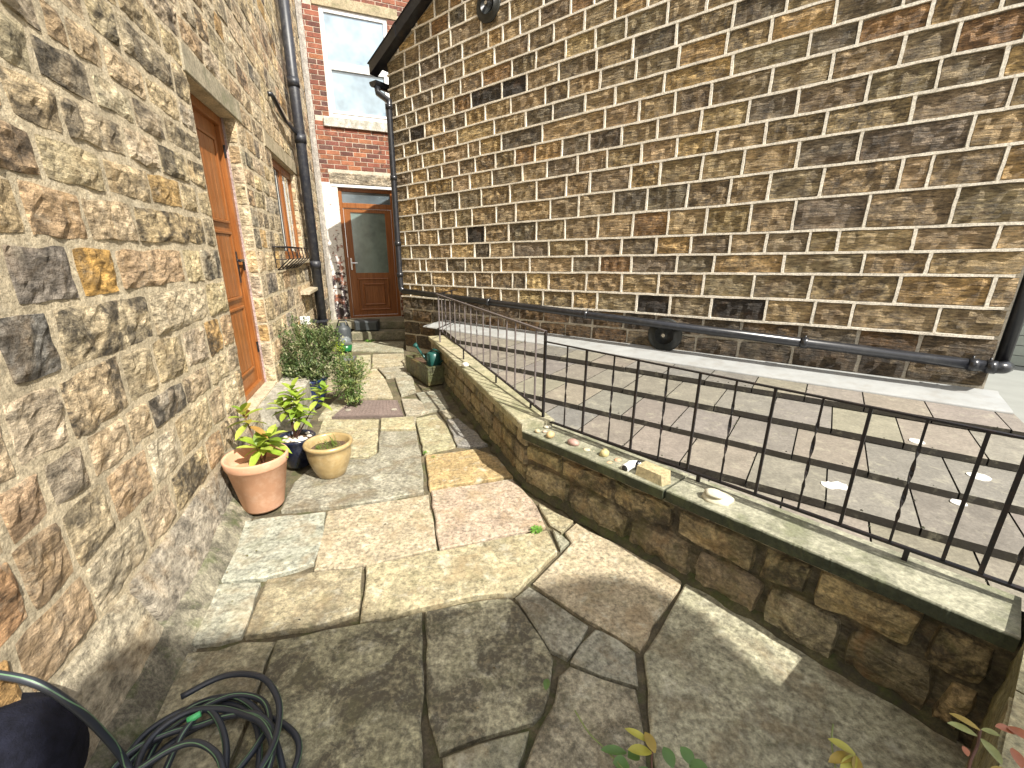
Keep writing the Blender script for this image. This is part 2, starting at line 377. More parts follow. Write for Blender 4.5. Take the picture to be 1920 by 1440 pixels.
def face_holes(mb, fr, u0, u1, z0, z1, holes, depth, ztop=None, n=0.0, tint=None):
    us = sorted({u0, u1, *[h[0] for h in holes], *[h[1] for h in holes]}); zs = sorted({z0, z1, *[h[2] for h in holes], *[h[3] for h in holes]})
    for a, b in zip(us, us[1:]):
        for c, d in zip(zs, zs[1:]):
            if any(h[0] <= a and b <= h[1] and h[2] <= c and d <= h[3] for h in holes): continue
            mb.add([fr(a, c, n), fr(b, c, n), fr(b, d, n), fr(a, d, n)], [(0, 1, 2, 3)], tint)
    for (a, b, c, d) in holes:
        for (p, q) in (((a, c), (a, d)), ((a, d), (b, d)), ((b, d), (b, c)), ((b, c), (a, c))):
            mb.add([fr(*p, n), fr(*q, n), fr(*q, -depth), fr(*p, -depth)], [(0, 1, 2, 3)], tint)
def vary(c, amt=.15, a=0.3):
    k = 1+rnd.uniform(-amt, amt); return (c[0]*k*(1+rnd.uniform(-.04, .04)), c[1]*k, c[2]*k*(1+rnd.uniform(-.06, .06)), a)

# ================================================================== SETTING: ground, patio, driveway
g = MB(); g.add([(-200, -200, -.06), (200, -200, -.06), (200, 200, -.06), (-200, 200, -.06)], [(0, 1, 2, 3)])
g.build('ground', M_GROUND, kind='structure')
bed = MB(); bt = (.17, .14, .085, .6)
nxg, nyg = 36, 60
vs = []
for j in range(nyg+1):
    for i in range(nxg+1):
        x = -5+7.2*i/nxg; y = -1.5+11.0*j/nyg
        vs.append((x, y, -.022+.006*noise.noise(Vector((x*5, y*5, 0)))))
bed.add(vs, [(j*(nxg+1)+i, j*(nxg+1)+i+1, (j+1)*(nxg+1)+i+1, (j+1)*(nxg+1)+i) for j in range(nyg) for i in range(nxg)], bt)
patio = bed.build('patio', M_BED, kind='structure')
dr = MB(); dr.add([(3.2, -3, -.03), (40, -3, -.03), (40, 30, -.03), (1.0, 30, -.03), (3.2, 4.2, -.03)], [(0, 1, 2, 3, 4)])
dr.build('driveway', M_CONC, kind='structure')

YEL = (.38, .34, .22); GRY = (.33, .31, .23); PNK = (.42, .345, .245); ORG = (.45, .33, .17); GRN = (.34, .345, .275); DRK = (.41, .38, .26)
SL = [
 ([(440,978),(611,960),(607,1000),(590,1055),(560,1066),(497,1085),(408,1093),(398,1065),(404,1045)], GRN, .15),
 ([(614,958),(804,928),(812,980),(820,1028),(678,1062),(588,1070),(600,1010)], PNK, .2),
 ([(807,920),(961,898),(998,936),(1023,987),(981,996),(824,1030),(815,975)], PNK, .12),
 ([(797,854),(855,848),(892,842),(933,858),(961,894),(880,905),(805,918)], ORG, .2),
 ([(712,808),(781,808),(790,860),(797,922),(700,940),(600,953),(526,958),(550,905),(600,864),(690,861),(708,848)], GRY, .45),
 ([(605,787),(711,787),(707,845),(690,857),(650,858),(610,850),(590,830)], YEL, .15),
 ([(714,785),(775,782),(781,805),(713,806)], YEL, .1),
 ([(400,1096),(490,1090),(474,1140),(453,1193),(410,1206),(333,1217),(345,1180),(376,1110)], GRN, .15),
 ([(500,1087),(560,1078),(680,1064),(676,1100),(672,1148),(613,1170),(543,1184),(457,1195),(478,1140)], YEL, .45),
 ([(687,1061),(827,1033),(984,1000),(1026,996),(1045,1035),(990,1091),(966,1114),(930,1113),(800,1139),(733,1158),(675,1168),(684,1110)], YEL, .22),
 ([(1058,999),(1080,980),(1156,1021),(1282,1084),(1240,1155),(1199,1217),(1155,1192),(1109,1168),(998,1094),(1052,1040),(1072,1018)], PNK, .12),
 ([(1007,943),(1075,976),(1053,998),(1031,984)], YEL, .3),
 ([(1034,990),(1052,1002),(1068,1016),(1050,1030)], GRY, .3),
 ([(967,1120),(991,1099),(1050,1137),(1104,1173),(1085,1205),(1064,1233),(1029,1217),(997,1170)], GRY, .5),
 ([(1113,1178),(1129,1181),(1192,1222),(1195,1286),(1130,1266),(1068,1242),(1088,1210)], GRY, .25),
 ([(520,1200),(613,1180),(733,1163),(792,1147),(793,1300),(793,1470),(800,1600),(400,1620),(430,1440),(463,1367),(492,1280)], DRK, .8),
 ([(798,1145),(880,1130),(953,1118),(973,1135),(1017,1200),(1037,1235),(1036,1265),(1031,1300),(1020,1335),(1000,1355),(900,1385),(823,1414),(803,1350)], DRK, .75),
 ([(827,1423),(900,1394),(993,1372),(985,1405),(972,1437),(935,1540),(840,1540)], GRY, .3),
 ([(1045,1268),(1068,1250),(1130,1272),(1192,1292),(1198,1330),(1202,1370),(1210,1440),(1235,1650),(940,1650),(985,1440),(1010,1370),(1040,1320)], DRK, .65),
 ([(1285,1091),(1380,1143),(1489,1205),(1640,1293),(1790,1385),(1900,1455),(1960,1640),(1260,1640),(1228,1440),(1221,1378),(1213,1288),(1207,1226),(1250,1155)], (.42,.40,.30), .45),
 ([(300,1232),(340,1224),(412,1214),(455,1201),(517,1203),(488,1280),(455,1368),(420,1450),(380,1600),(60,1620),(170,1470),(250,1310)], YEL, .5),
 ([(784,807),(778,785),(818,777),(838,800),(854,836),(822,842),(794,851)], YEL, .25),
 ([(824,771),(838,768),(857,782),(833,785)], GRY, .2),
 ([(837,787),(859,784),(890,808),(914,833),(894,839),(857,835)], (.30,.28,.26), .3),
 ([(752,748),(783,748),(815,768),(780,778),(761,779)], GRY, .3),
 ([(781,737),(825,732),(842,766),(798,772)], GRY, .4),
 ([(637,730),(672,730),(670,747),(632,748)], YEL, .2),
 ([(675,712),(722,710),(737,745),(673,747)], YEL, .12),
 ([(740,707),(772,704),(781,733),(752,742)], GRY, .3),
 ([(680,694),(706,692),(720,708),(678,710)], YEL, .1),
 ([(647,695),(677,695),(672,728),(640,728)], YEL, .15),
 ([(709,691),(757,687),(771,702),(724,708)], GRY, .3),
 ([(670,667),(695,665),(695,690),(661,692)], YEL, .1),
 ([(698,665),(757,663),(760,684),(698,689)], YEL, .2),
 ([(650,657),(757,660),(758,640),(662,643)], GRY, .3),
 ([(630,748),(660,750),(628,781),(596,786),(606,770)], YEL, .2),
 ([(776,800),(782,783),(776,781),(760,781),(758,783)], GRY, .2),
 ([(607,700),(643,697),(636,728),(612,735)], YEL, .3),
 ([(612,668),(634,667),(645,690),(612,696)], YEL, .3),
 ([(845,838),(858,838),(900,842),(880,840)], GRY, .3),
]
def offset_poly(P, d):
    n = len(P); A = sum(P[i][0]*P[(i+1) % n][1]-P[(i+1) % n][0]*P[i][1] for i in range(n))
    sg = 1 if A > 0 else -1; out = []
    for i in range(n):
        a, b, c = Vector(P[i-1]), Vector(P[i]), Vector(P[(i+1) % n])
        e1 = (b-a); e2 = (c-b)
        if e1.length < 1e-6 or e2.length < 1e-6: out.append(b); continue
        e1.normalize(); e2.normalize()
        n1 = Vector((-e1.y, e1.x))*sg; n2 = Vector((-e2.y, e2.x))*sg
        m_ = n1+n2
        if m_.length < .3: out.append(b+n1*d); continue
        m_.normalize(); out.append(b+m_*min(d/max(m_.dot(n1), .4), d*2))
    return out
def subdiv(P, step, jit, sd_):
    out = []; n = len(P)
    for i in range(n):
        a, b = Vector(P[i]), Vector(P[(i+1) % n]); k = max(1, int((b-a).length/step))
        nn = Vector((-(b-a).y, (b-a).x)).normalized() if (b-a).length > 1e-6 else Vector((0, 0))
        for j in range(k):
            p = a.lerp(b, j/k); out.append(p+nn*jit*noise.noise(Vector((p.x*8, p.y*8, sd_)))*2)
    return out
for idx, (P, c, al) in enumerate(SL):
    Q = [tuple(G(*q).xy) for q in P]
    A = sum(Q[i][0]*Q[(i+1) % len(Q)][1]-Q[(i+1) % len(Q)][0]*Q[i][1] for i in range(len(Q)))
    if abs(A) < .004: continue
    if A < 0: Q = Q[::-1]
    near = min(Vector(q).length for q in Q)
    Q = offset_poly(Q, .0015)
    Q = subdiv(Q, .07 if near < 3.5 else .2, .007, idx)
    i1 = offset_poly(Q, .007)
    top = .002+rnd.uniform(0, .008); tx, ty = rnd.uniform(-.004, .004), rnd.uniform(-.004, .004)
    cx = sum(q[0] for q in Q)/len(Q); cy = sum(q[1] for q in Q)/len(Q)
    zt = lambda q: top+tx*(q[0]-cx)+ty*(q[1]-cy)
    m = MB(); n = len(Q)
    vs = [(q[0], q[1], -.04) for q in Q]+[(q[0], q[1], zt(q)-.006) for q in Q]+[(q[0], q[1], zt(q)) for q in i1]
    fs = [(i, (i+1) % n, n+(i+1) % n, n+i) for i in range(n)]+[(n+i, n+(i+1) % n, 2*n+(i+1) % n, 2*n+i) for i in range(n)]+[tuple(2*n+i for i in range(n))]
    m.add(vs, fs, vary(c, .07, al)); m.build('paving_slab', M_SLAB, patio)

# ================================================================== LEFT STONE HOUSE
lh = thing('stone_house', 'tan rubble-stone house with a brown door, casement window and black downpipe, left of lane', 'house', LF(2, 0))
DOOR = (.70, 1.62, .36, 2.50); WIN = (2.78, 4.05, 1.43, 2.50)
bj = None
# where the far brick wall meets this face
den = LF.d.x*(-BF.d.y)+LF.d.y*BF.d.x
dp = BF.p-LF.p; U_END = (dp.x*(-BF.d.y)+dp.y*BF.d.x)/den
mw = MB(); face_holes(mw, LF, -2.6, U_END, -.05, 6.2, [DOOR, WIN], .35, tint=(.64, .54, .37, .35))
# cover the ends
mw.add([LF(-2.6, -.05, 0), LF(-2.6, 6.2, 0), LF(-2.6, 6.2, -4), LF(-2.6, -.05, -4)], [(0, 1, 2, 3)], (.5, .43, .3, .3))
lwall = mw.build('wall', M_LMORT, lh)
LP = [((.60, .48, .30), 6), ((.56, .46, .31), 4), ((.64, .50, .30), 4), ((.53, .38, .23), 3), ((.55, .36, .16), 1.4), ((.42, .36, .26), 2.2), ((.31, .275, .22), 1.4), ((.60, .50, .34), 3)]
def pick(P):
    t = sum(w for _, w in P); r = rnd.uniform(0, t)
    for c, w in P:
        r -= w
        if r <= 0: return c
    return P[0][0]
ZL = [.02, .30, .51, .73, .90, 1.12, 1.33, 1.53, 1.71, 1.87, 2.03, 2.175, 2.32, 2.50, 2.66, 2.82, 3.0, 3.16, 3.35, 3.52, 3.7, 3.88, 4.05, 4.25, 4.42, 4.6, 4.8, 4.98, 5.15, 5.35, 5.55, 5.75, 5.95, 6.15]
# vertical joints read from the photograph, pixel columns at mid-course (course -> columns)
JL = {1: [(28,1237),(173,1120),(273,1000),(325,930),(385,840)], 2: [(43,1110),(125,1015),(213,965),(282,880),(332,822),(393,770)],
      3: [(85,915),(165,865),(238,813),(283,783),(348,748),(395,720)], 4: [(120,768),(235,717),(290,690),(347,665),(388,640)],
      5: [(108,640),(283,590),(388,565)], 6: [(20,540),(148,540),(222,520),(345,500),(378,490)], 7: [(42,400),(157,408),(253,417),(382,430)],
      8: [(67,290),(192,320),(278,345),(338,362)], 9: [(0,160),(113,213),(232,260),(295,285),(350,312)], 10: [(60,105),(173,168),(245,190),(305,233)],
      11: [(120,48),(193,108),(273,165),(332,195)], 12: [(157,18),(220,58),(310,73),(330,120)]}
special = {(6, 2): ((.56, .33, .10), .5), (5, 0): ((.25, .235, .21), .8), (2, 0): ((.50, .30, .16), .25), (1, 0): ((.54, .34, .13), .15), (9, -1): ((.52, .34, .14), .4), (10, 1): ((.40, .33, .24), .9)}
stones = []
for c in range(0, len(ZL)-1):
    z0, z1 = ZL[c], ZL[c+1]; zm = (z0+z1)/2
    js = []
    if c in JL: js = sorted(LF.on(x, y)[0] for x, y in JL[c])
    us = [-1.6]
    first = js[0] if js else .6
    while True:
        nu = us[-1]+rnd.uniform(.2, .45)*(1.0 if z1-z0 < .19 else 1.15)*(2.2 if c == 0 else 1)
        if nu > first-.12: break
        us.append(nu)
    base_i = len(us); us += js
    blk = []
    if DOOR[2]-.05 < zm < DOOR[3]: blk.append((DOOR[0], DOOR[1]))
    if WIN[2]-.02 < zm < WIN[3]: blk.append((WIN[0], WIN[1]))
    if 2.5 <= zm < 2.66: blk += [(.66, 1.76), (2.52, 4.28)]
    u = us[-1]
    while u < U_END:
        u += rnd.uniform(.18, .42); us.append(u)
    us[-1] = U_END
    us = [x for x in us if not any(a-.1 < x < b+.1 for a, b in blk)]
    for a, b in blk: us += [a, b]
    us = sorted(us)
    # drop slivers
    i = 1
    while i < len(us):
        edges = [e for ab in blk for e in ab]
        if us[i]-us[i-1] < .09:
            if us[i] in edges: us.pop(i-1) if us[i-1] not in edges else None
            else: us.pop(i); continue
        i += 1
    for k in range(len(us)-1):
        a, b = us[k], us[k+1]
        if b-a < .03 or any(a >= q[0]-.01 and b <= q[1]+.01 for q in blk): continue
        # some tall stones are split into two thin ones
        t = None; al = rnd.choice([.1, .2, .35, .5, .75, .9]) if zm > .3 else .3
        col = pick(LP)
        if (c, k-base_i+1) in special and js: col, al = special[(c, k-base_i+1)]
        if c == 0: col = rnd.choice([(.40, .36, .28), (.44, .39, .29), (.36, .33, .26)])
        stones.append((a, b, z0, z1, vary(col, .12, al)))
def show(fr, s):
    p = project(fr((s[0]+s[1])/2, (s[2]+s[3])/2)); d = (fr(s[0], s[2])-CAM).length
    ok = (Vector(fr((s[0]+s[1])/2, (s[2]+s[3])/2))-CAM).y > .15
    vis = ok and -120 < p[0] < 2040 and -120 < p[1] < 1560
    return vis, d
vis = []; rest = []
for s in stones:
    v, d = show(LF, s)
    if s[1] < -.9 and not v: continue
    (vis if v else rest).append((d, s))
vis.sort(key=lambda x: x[0])
def plinth_n(u, z):   # the battered footing stands out near the viewpoint
    k = max(0.0, min(1.0, (.35-u)/.9)); return (.12*k)*max(0, min(1, (.30-z)/.28))
class LFp:
    def __call__(s, u, z, n=0): return LF(u, z, n+plinth_n(u, z))
LFP = LFp()
def lay_left(mb, s):
    a, b, z0, z1, t = s; g_ = rnd.uniform(.007, .012)
    j = lambda: rnd.uniform(-.007, .007)
    near = s[1] < 1.5
    rock(mb, LFP, [(a+g_+j(), z0+g_+j()), (b-g_+j(), z0+g_+j()), (b-g_+j(), z1-g_+j()), (a+g_+j(), z1-g_+j())], proud=.006, amp=(.013 if near else .010)*(1 if s[2] > .1 else .45), edge=.007, nmin=.0005,
         cell=.024 if near else .06, maxc=16 if near else 7, jit=.006, corner=.10, tint=t, dome=.003, nscale=15)
for d, s in vis[:300]:
    m = MB(); lay_left(m, s); m.build('stone', M_LSTONE, lwall, smooth=False)
m = MB()
for d, s in vis[300:]+rest: lay_left(m, s)
if m.v: m.build('stone_remainder', M_LSTONE, lwall, kind='stuff')
# footing mortar fillet in front of plinth
m = MB()
pts = []
for i in range(25):
    u = -1.8+i*.2; k = max(0.0, min(1.0, (.5-u)/.9)); w = .05+.09*k
    w += .015*noise.noise(Vector((u*4, 0, 3)))
    pts.append((u, w, .0+.04*k))
for i in range(24):
    u, w, h = pts[i]; u2, w2, h2 = pts[i+1]
    m.add([LF(u, -.02, w+.05), LF(u2, -.02, w2+.05), LF(u2, h2*.5+.01, w2+.01), LF(u, h*.5+.01, w+.01), LF(u2, h2+.05, max(.0, w2-.035)), LF(u, h+.05, max(.0, w-.035)), LF(u2, h2+.09, -.01), LF(u, h+.09, -.01)],
          [(0, 1, 2, 3), (3, 2, 4, 5), (5, 4, 6, 7)], (.36, .33, .24, .8))
m.build('footing', M_BED, lh)
# quoin faces inside the far jambs of the door and the window
for (hole, dep) in ((DOOR, .085), (WIN, .07)):
    JF = Frame(LF(hole[1]-.001, 0).xy, math.degrees(math.atan2(-LF.n.x, -LF.n.y)))
    if JF.n.dot(LF.d) > 0: JF.n = -JF.n
    for c in range(len(ZL)-1):
        z0, z1 = max(ZL[c], hole[2]), min(ZL[c+1], hole[3])
        if z1-z0 < .05: continue
        m = MB(); rock(m, JF, [(.002, z0+.006), (dep, z0+.006), (dep, z1-.006), (.002, z1-.006)], n_back=-.01, proud=.006, amp=.007, edge=.008, cell=.04, jit=.003, corner=.15, tint=vary(pick(LP), .12, .25), nmin=.001)
        m.build('stone', M_LSTONE, lwall)
# lintels
m = MB(); m.box(LF, .66, 1.76, 2.503, 2.655, -.3, .012, (.40, .35, .25, .35), .006); m.build('lintel', M_COPE, lh, label='grey stone lintel over the brown door')
m = MB(); m.box(LF, 2.52, 4.28, 2.503, 2.655, -.3, .012, (.44, .37, .25, .2), .006); m.build('lintel', M_COPE, lh, label='stone lintel over the casement window')
m = MB(); m.box(LF, 2.66, 4.16, 1.375, 1.425, -.14, .05, (.46, .38, .26, .2), .006); m.build('window_sill', M_COPE, lh)
m = MB(); m.box(LF, 3.35, 4.15, 1.0, 1.045, -.02, .12, (.5, .42, .3, .2), .008); m.build('stone_ledge', M_COPE, lh)
# door
dn = -.13
m = MB(); u0, u1, z0, z1 = DOOR
for q in ((u0, u0+.065, z0, z1), (u1-.065, u1, z0, z1), (u0+.065, u1-.065, z1-.065, z1), (u0+.065, u1-.065, z0, z0+.05)): m.box(LF, *q, dn-.05, dn+.03, None, .004)
dfr = m.build('door_frame', M_OAK, lh)
m = MB(); m.box(LF, u0+.065, u1-.065, z0+.05, z1-.065, dn-.05, dn-.004)
door = m.build('door', M_OAK, lh)
a, b = u0+.16, u1-.16
for (c, d) in ((z0+.18, z0+.72), (z0+.78, z0+1.30), (z0+1.36, z1-.17)):
    m = MB(); w = .022
    for q in ((a, b, c, c+w), (a, b, d-w, d), (a, a+w, c+w, d-w), (b-w, b, c+w, d-w)): m.box(LF, *q, dn-.004, dn+.014, None, .004)
    m.build('door_moulding', M_OAK, door)
    m = MB(); k = a+w+.002
    while k < b-w-.01:
        k2 = min(k+.088, b-w-.002); m.box(LF, k, k2-.004, c+w+.002, d-w-.002, dn-.004, dn+.004, None, .002); k = k2
    m.build('door_panel', M_OAK, door)
m = MB(); hu = u1-.105
m.box(LF, hu-.016, hu+.016, z0+.90, z0+1.15, dn-.004, dn+.008, None, .002)
m.tube([LF(hu, z0+1.08, dn+.006), LF(hu, z0+1.08, dn+.045), LF(hu-.03, z0+1.08, dn+.055), LF(hu-.11, z0+1.075, dn+.05)], .009, 8)
m.build('door_handle', M_BLACKPIPE, door)
for hz in (z0+.3, z0+1.0, z0+1.85):
    m = MB(); m.tube([LF(u1-.06, hz, dn+.035), LF(u1-.06, hz+.09, dn+.035)], .009, 8); m.build('hinge', M_BLACKPIPE, door)
# mastic strip on the far jamb
m = MB(); m.box(LF, u1-.004, u1+.002, z0, z1, dn+.03, dn+.045, (.5, .38, .36, .3)); m.build('door_sealant', M_LMORT, lh)
# window
u0, u1, z0, z1 = WIN; wn = -.06
m = MB(); fw = .042
for q in ((u0, u0+fw, z0, z1), (u1-fw, u1, z0, z1), (u0+fw, u1-fw, z1-fw, z1), (u0+fw, u1-fw, z0, z0+fw)): m.box(LF, *q, wn-.05, wn+.01, None, .004)
m.build('window_frame', M_OAK, lh)
win = MB(); cu = (u0+u1)/2; win.box(LF, cu-.022, cu+.022, z0+fw, z1-fw, wn-.05, wn+.008, None, .004); wo = win.build('window_mullion', M_OAK, lh)
for (a, b) in ((u0+fw, cu-.022), (cu+.022, u1-fw)):
    m = MB()
    for q in ((a+.002, a+.032, z0+fw+.002, z1-fw-.002), (b-.032, b-.002, z0+fw+.002, z1-fw-.002), (a+.032, b-.032, z1-fw-.05, z1-fw-.002), (a+.032, b-.032, z0+fw+.002, z0+fw+.05)): m.box(LF, *q, wn-.04, wn+.012, None, .003)
    cs = m.build('casement', M_OAK, lh)
    m = MB(); m.box(LF, a+.032, b-.032, z0+fw+.05, z1-fw-.05, wn-.02, wn-.004); m.build('pane', M_LGLASS, cs)
    m = MB()
    for k in range(9):     # net curtain folds just behind the glass
        ua_, ub_ = a+.04+(b-a-.08)*k/9, a+.04+(b-a-.08)*(k+.55)/9
        m.box(LF, ua_, ub_, z0+fw+.06, z1-fw-.06, wn-.0035, wn-.0025) if k in (2, 3, 6) else None
    m.build('curtain', M_CLOTH, cs)
# downpipe on the house
PU = 5.05; PN = .12
def pipe_run(mb, pts, r, seg=14): mb.tube(pts, r, seg)
ub, _ = LF.on(607, 640, PN); ut, _ = LF.on(541, 0, PN)
PU = LF.on(580, 400, PN)[0]
m = MB(); m.tube([LF(PU, .0, PN), LF(PU, 6.1, PN)], .064, 18); dpz = m.build('downpipe', M_GREYPIPE, lh, smooth=True)
for z in (1.35, 2.92, 3.55, 4.9):
    m = MB(); m.tube([LF(PU, z-.05, PN), LF(PU, z+.05, PN)], .072, 18); m.build('pipe_collar', M_GREYPIPE, dpz, smooth=True)
m = MB(); m.tube([LF(PU, .55, PN), LF(PU, .58, PN)], .080, 18); m.box(LF, PU-.12, PU+.12, .55, .58, -.01, PN-.03); m.build('pipe_bracket', M_GREYPIPE, dpz)
# branch waste pipe
ua, za = LF.on(510, 176, .05); 
m = MB(); m.tube([LF(ua, za, -.02), LF(ua, za-.005, .045), LF(ua+.05, za-.02, .05), LF((ua+PU)/2, za-.10, .055), LF(PU-.03, 2.98, .085)], .024, 12); m.build('waste_pipe', M_BLACKPIPE, lh, smooth=True)
# rest of the body: roof above (out of shot) and back
m = MB(); m.add([LF(-2.6, 6.2, .25), LF(U_END, 6.2, .25), LF(U_END, 8.0, -3), LF(-2.6, 8.0, -3)], [(0, 1, 2, 3)]); m.build('roof', M_ROOFSL, lh)

# ================================================================== FAR BRICK HOUSE
bh = thing('brick_house', 'red brick house with white window above a brown glazed door at the lane end', 'house', BF(1, 0))
UJ = (LF(U_END, 0)-BF.p).dot(BF.d)
wl = BF.on(597, 11); wb = BF.on(617, 220); wr = BF.on(722, 30)
WB = (round((wl[0]+wb[0])/2, 3), round(wr[0]+.02, 3), round(BF.on(618, 219)[1], 3), round(BF.on(600, 11)[1], 3))
DZ0 = .28; DZ1 = BF.on(632, 345)[1]
DB = (-.02, .96, DZ0, DZ1)
RED = [((.28, .105, .062), 5), ((.24, .085, .055), 4), ((.19, .075, .055), 3), ((.33, .135, .07), 2.4), ((.15, .075, .06), 1.5)]
m = MB(); face_holes(m, BF, UJ, 4.6, -.05, 7.2, [WB, DB], .3, tint=(.58, .50, .40, .3)); bw = m.build('wall', M_BMORT, bh)
m = MB(); BH = .075; BL = .225
BMAX = RF and (RF.p-BF.p).dot(BF.d)+1.1
small = []
row = 0; z = .02
wash_top = BF.on(600, 335)[1]
lz0, lz1 = DZ1+.002, BF.on(613, 322)[1]
mwash = []
while z < 6.6:
    u = UJ+.0 - (BL/2 if row % 2 else 0)
    while u < BMAX+.9:
        a, b = max(u+.005, UJ+.004), u+BL-.005
        zc = z+BH/2; uc = (a+b)/2
        hole = False
        for hh in (WB, DB):
            if hh[2]-.03 < zc < hh[3]+.03:
                if a < hh[1] and b > hh[0]:
                    if a < hh[0]-.03: b = hh[0]-.004
                    elif b > hh[1]+.03: a = hh[1]+.004
                    else: hole = True
        if DB[0]-.12 < uc < DB[1]+.25 and lz0-.02 < zc < lz1+.02: hole = True
        if WB[0]-.12 < uc < WB[1]+.2 and (WB[3] < zc < WB[3]+.17 or WB[2]-.16 < zc < WB[2]): hole = True
        if not hole and b-a > .03: small.append((a, b, z+.005, z+BH-.005))
        u += BL
    z += BH; row += 1
def brick_mesh(mb, s, t, proud=.005):
    mb.box(BF, s[0], s[1], s[2], s[3], -.02, proud+rnd.uniform(-.001, .002), t, .0025)
small.sort(key=lambda s: 0 if (project(BF(s[0], s[2]))[1] > -60 and project(BF(s[0], s[2]))[0] < 765) else 1)
mr = MB()
cnt = 0
for s in small:
    white = s[3] < wash_top and s[0] < .2
    t = vary(pick(RED), .15, rnd.choice([.1, .2, .5, .8])); inview = project(BF(s[0], s[2]))[1] > -60 and project(BF(s[0], s[2]))[0] < 765
    if cnt < 300 and inview:
        mm = MB(); brick_mesh(mm, s, t); mm.build('brick', M_WASH if white else M_BRICK, bw); cnt += 1
    else: brick_mesh(mr, s, t)
if mr.v: mr.build('brick_remainder', M_BRICK, bw, kind='stuff')
# whitewash coat in the joints below the lintel
m = MB(); m.add([BF(UJ, .0, .0035), BF(-.03, .0, .0035), BF(-.03, wash_top, .0035), BF(UJ, wash_top, .0035)], [(0, 1, 2, 3)], (.2, .12, .1, .5)); m.build('whitewash', M_WASH, bh)
# mortar fillet strip where the two houses meet
m = MB(); vs = []
for i in range(40):
    z = i*.16; w = .06+.02*noise.noise(Vector((z*3, 0, 0)))
    vs += [LF(U_END-.1-w, z, .012), BF(UJ+.03+w, z, .012), LF(U_END-.04, z, .05)]
fs = []
for i in range(39):
    k = i*3; fs += [(k, k+3, k+5, k+2), (k+2, k+5, k+4, k+1)]
m.add(vs, fs, (.5, .46, .4, .5)); m.build('corner_fillet', M_LMORT, bh)
# window
u0, u1, z0, z1 = WB
m = MB(); m.box(BF, u0-.10, u1+.18, z1+.002, z1+.16, -.2, .02, (.46, .38, .25, .3), .006); m.build('window_lintel', M_COPE, bh)
m = MB(); m.box(BF, u0-.10, u1+.18, z0-.155, z0-.003, -.2, .045, (.62, .58, .52, .25), .006); m.build('window_sill', M_COPE, bh)
m = MB(); fn = -.03; fw = .065
for q in ((u0, u0+fw, z0, z1), (u1-fw, u1, z0, z1), (u0+fw, u1-fw, z1-fw, z1), (u0+fw, u1-fw, z0, z0+fw)): m.box(BF, *q, fn-.05, fn+.02, None, .005)
zt = BF.on(612, 118)[1]
m.box(BF, u0+fw, u1-fw, zt-.04, zt+.04, fn-.05, fn+.02, None, .005)
wf = m.build('window_frame', M_UPVC, bh)
m = MB(); 
for q in ((u0+fw, u0+fw+.04, z0+fw, zt-.04), (u1-fw-.04, u1-fw, z0+fw, zt-.04), (u0+fw+.04, u1-fw-.04, zt-.08, zt-.04), (u0+fw+.04, u1-fw-.04, z0+fw, z0+fw+.04)): m.box(BF, *q, fn-.03, fn+.032, None, .004)
m.build('window_sash', M_UPVC, wf)
m = MB(); m.box(BF, u0+fw, u1-fw, zt+.04, z1-fw, fn-.02, fn-.005); m.build('pane', M_GLASS, wf)
m = MB(); m.box(BF, u0+fw+.04, u1-fw-.04, z0+fw+.04, zt-.08, fn-.02, fn-.003); m.build('pane', M_GLASS, wf)
# door
u0, u1, z0, z1 = DB; dn = -.07
m = MB(); m.box(BF, u0-.12, u1+.25, lz0, lz1-.0, -.2, .02, (.42, .36, .27, .5), .012); m.build('door_lintel', M_LSTONE, bh, label='worn stone lintel over the far glazed door')
m = MB(); m.box(BF, u0-.10, u1+.25, lz0-.05, lz0-.004, -.06, .015, None, .004); m.build('lintel_fillet', M_UPVC, bh)
tz = BF.on(642, 386)[1]
m = MB()
for q in ((u0, u0+.06, z0, z1-.05), (u1-.06, u1, z0, z1-.05), (u0+.06, u1-.06, z1-.11, z1-.05), (u0+.06, u1-.06, tz-.03, tz+.06), (u0+.06, u1-.06, z0, z0+.045)): m.box(BF, *q, dn-.04, dn+.03, None, .006)
m.build('door_frame', M_OAK, bh)
m = MB(); m.box(BF, u0+.06, u1-.06, tz+.06, z1-.11, dn-.02, dn-.01); m.build('top_light_pane', M_DGLASS, bh)
m = MB(); a, b = u0+.065, u1-.065; g0 = BF.on(664, 512)[1]; g1 = tz-.10
st = .115
for q in ((a, a+st, z0+.05, tz-.035), (b-st, b, z0+.05, tz-.035), (a+st, b-st, g1, tz-.035), (a+st, b-st, z0+.05, g0)): m.box(BF, *q, dn-.03, dn+.012, None, .003)
fd = m.build('door', M_OAK, bh)
m = MB(); m.box(BF, a+st, b-st, g0, g1, dn-.02, dn-.008); m.build('glass_pane', M_FROST, fd)
m = MB(); w = .035
for (p, q, r, s) in ((a+.13, b-.13, z0+.14, g0-.10), (a+.22, b-.22, z0+.24, g0-.20)):
    for t in ((p, q, r, r+w), (p, q, s-w, s), (p, p+w, r+w, s-w), (q-w, q, r+w, s-w)): m.box(BF, *t, dn+.012, dn+.040, None, .012)
m.build('door_moulding', M_OAK, fd)
m = MB(); m.box(BF, a+.035, a+.065, z0+.92, z0+1.14, dn+.012, dn+.022, None, .002); m.tube([BF(a+.05, z0+1.05, dn+.02), BF(a+.05, z0+1.05, dn+.06), BF(a+.16, z0+1.05, dn+.06)], .009, 8); m.build('door_handle', M_CHROME, fd)
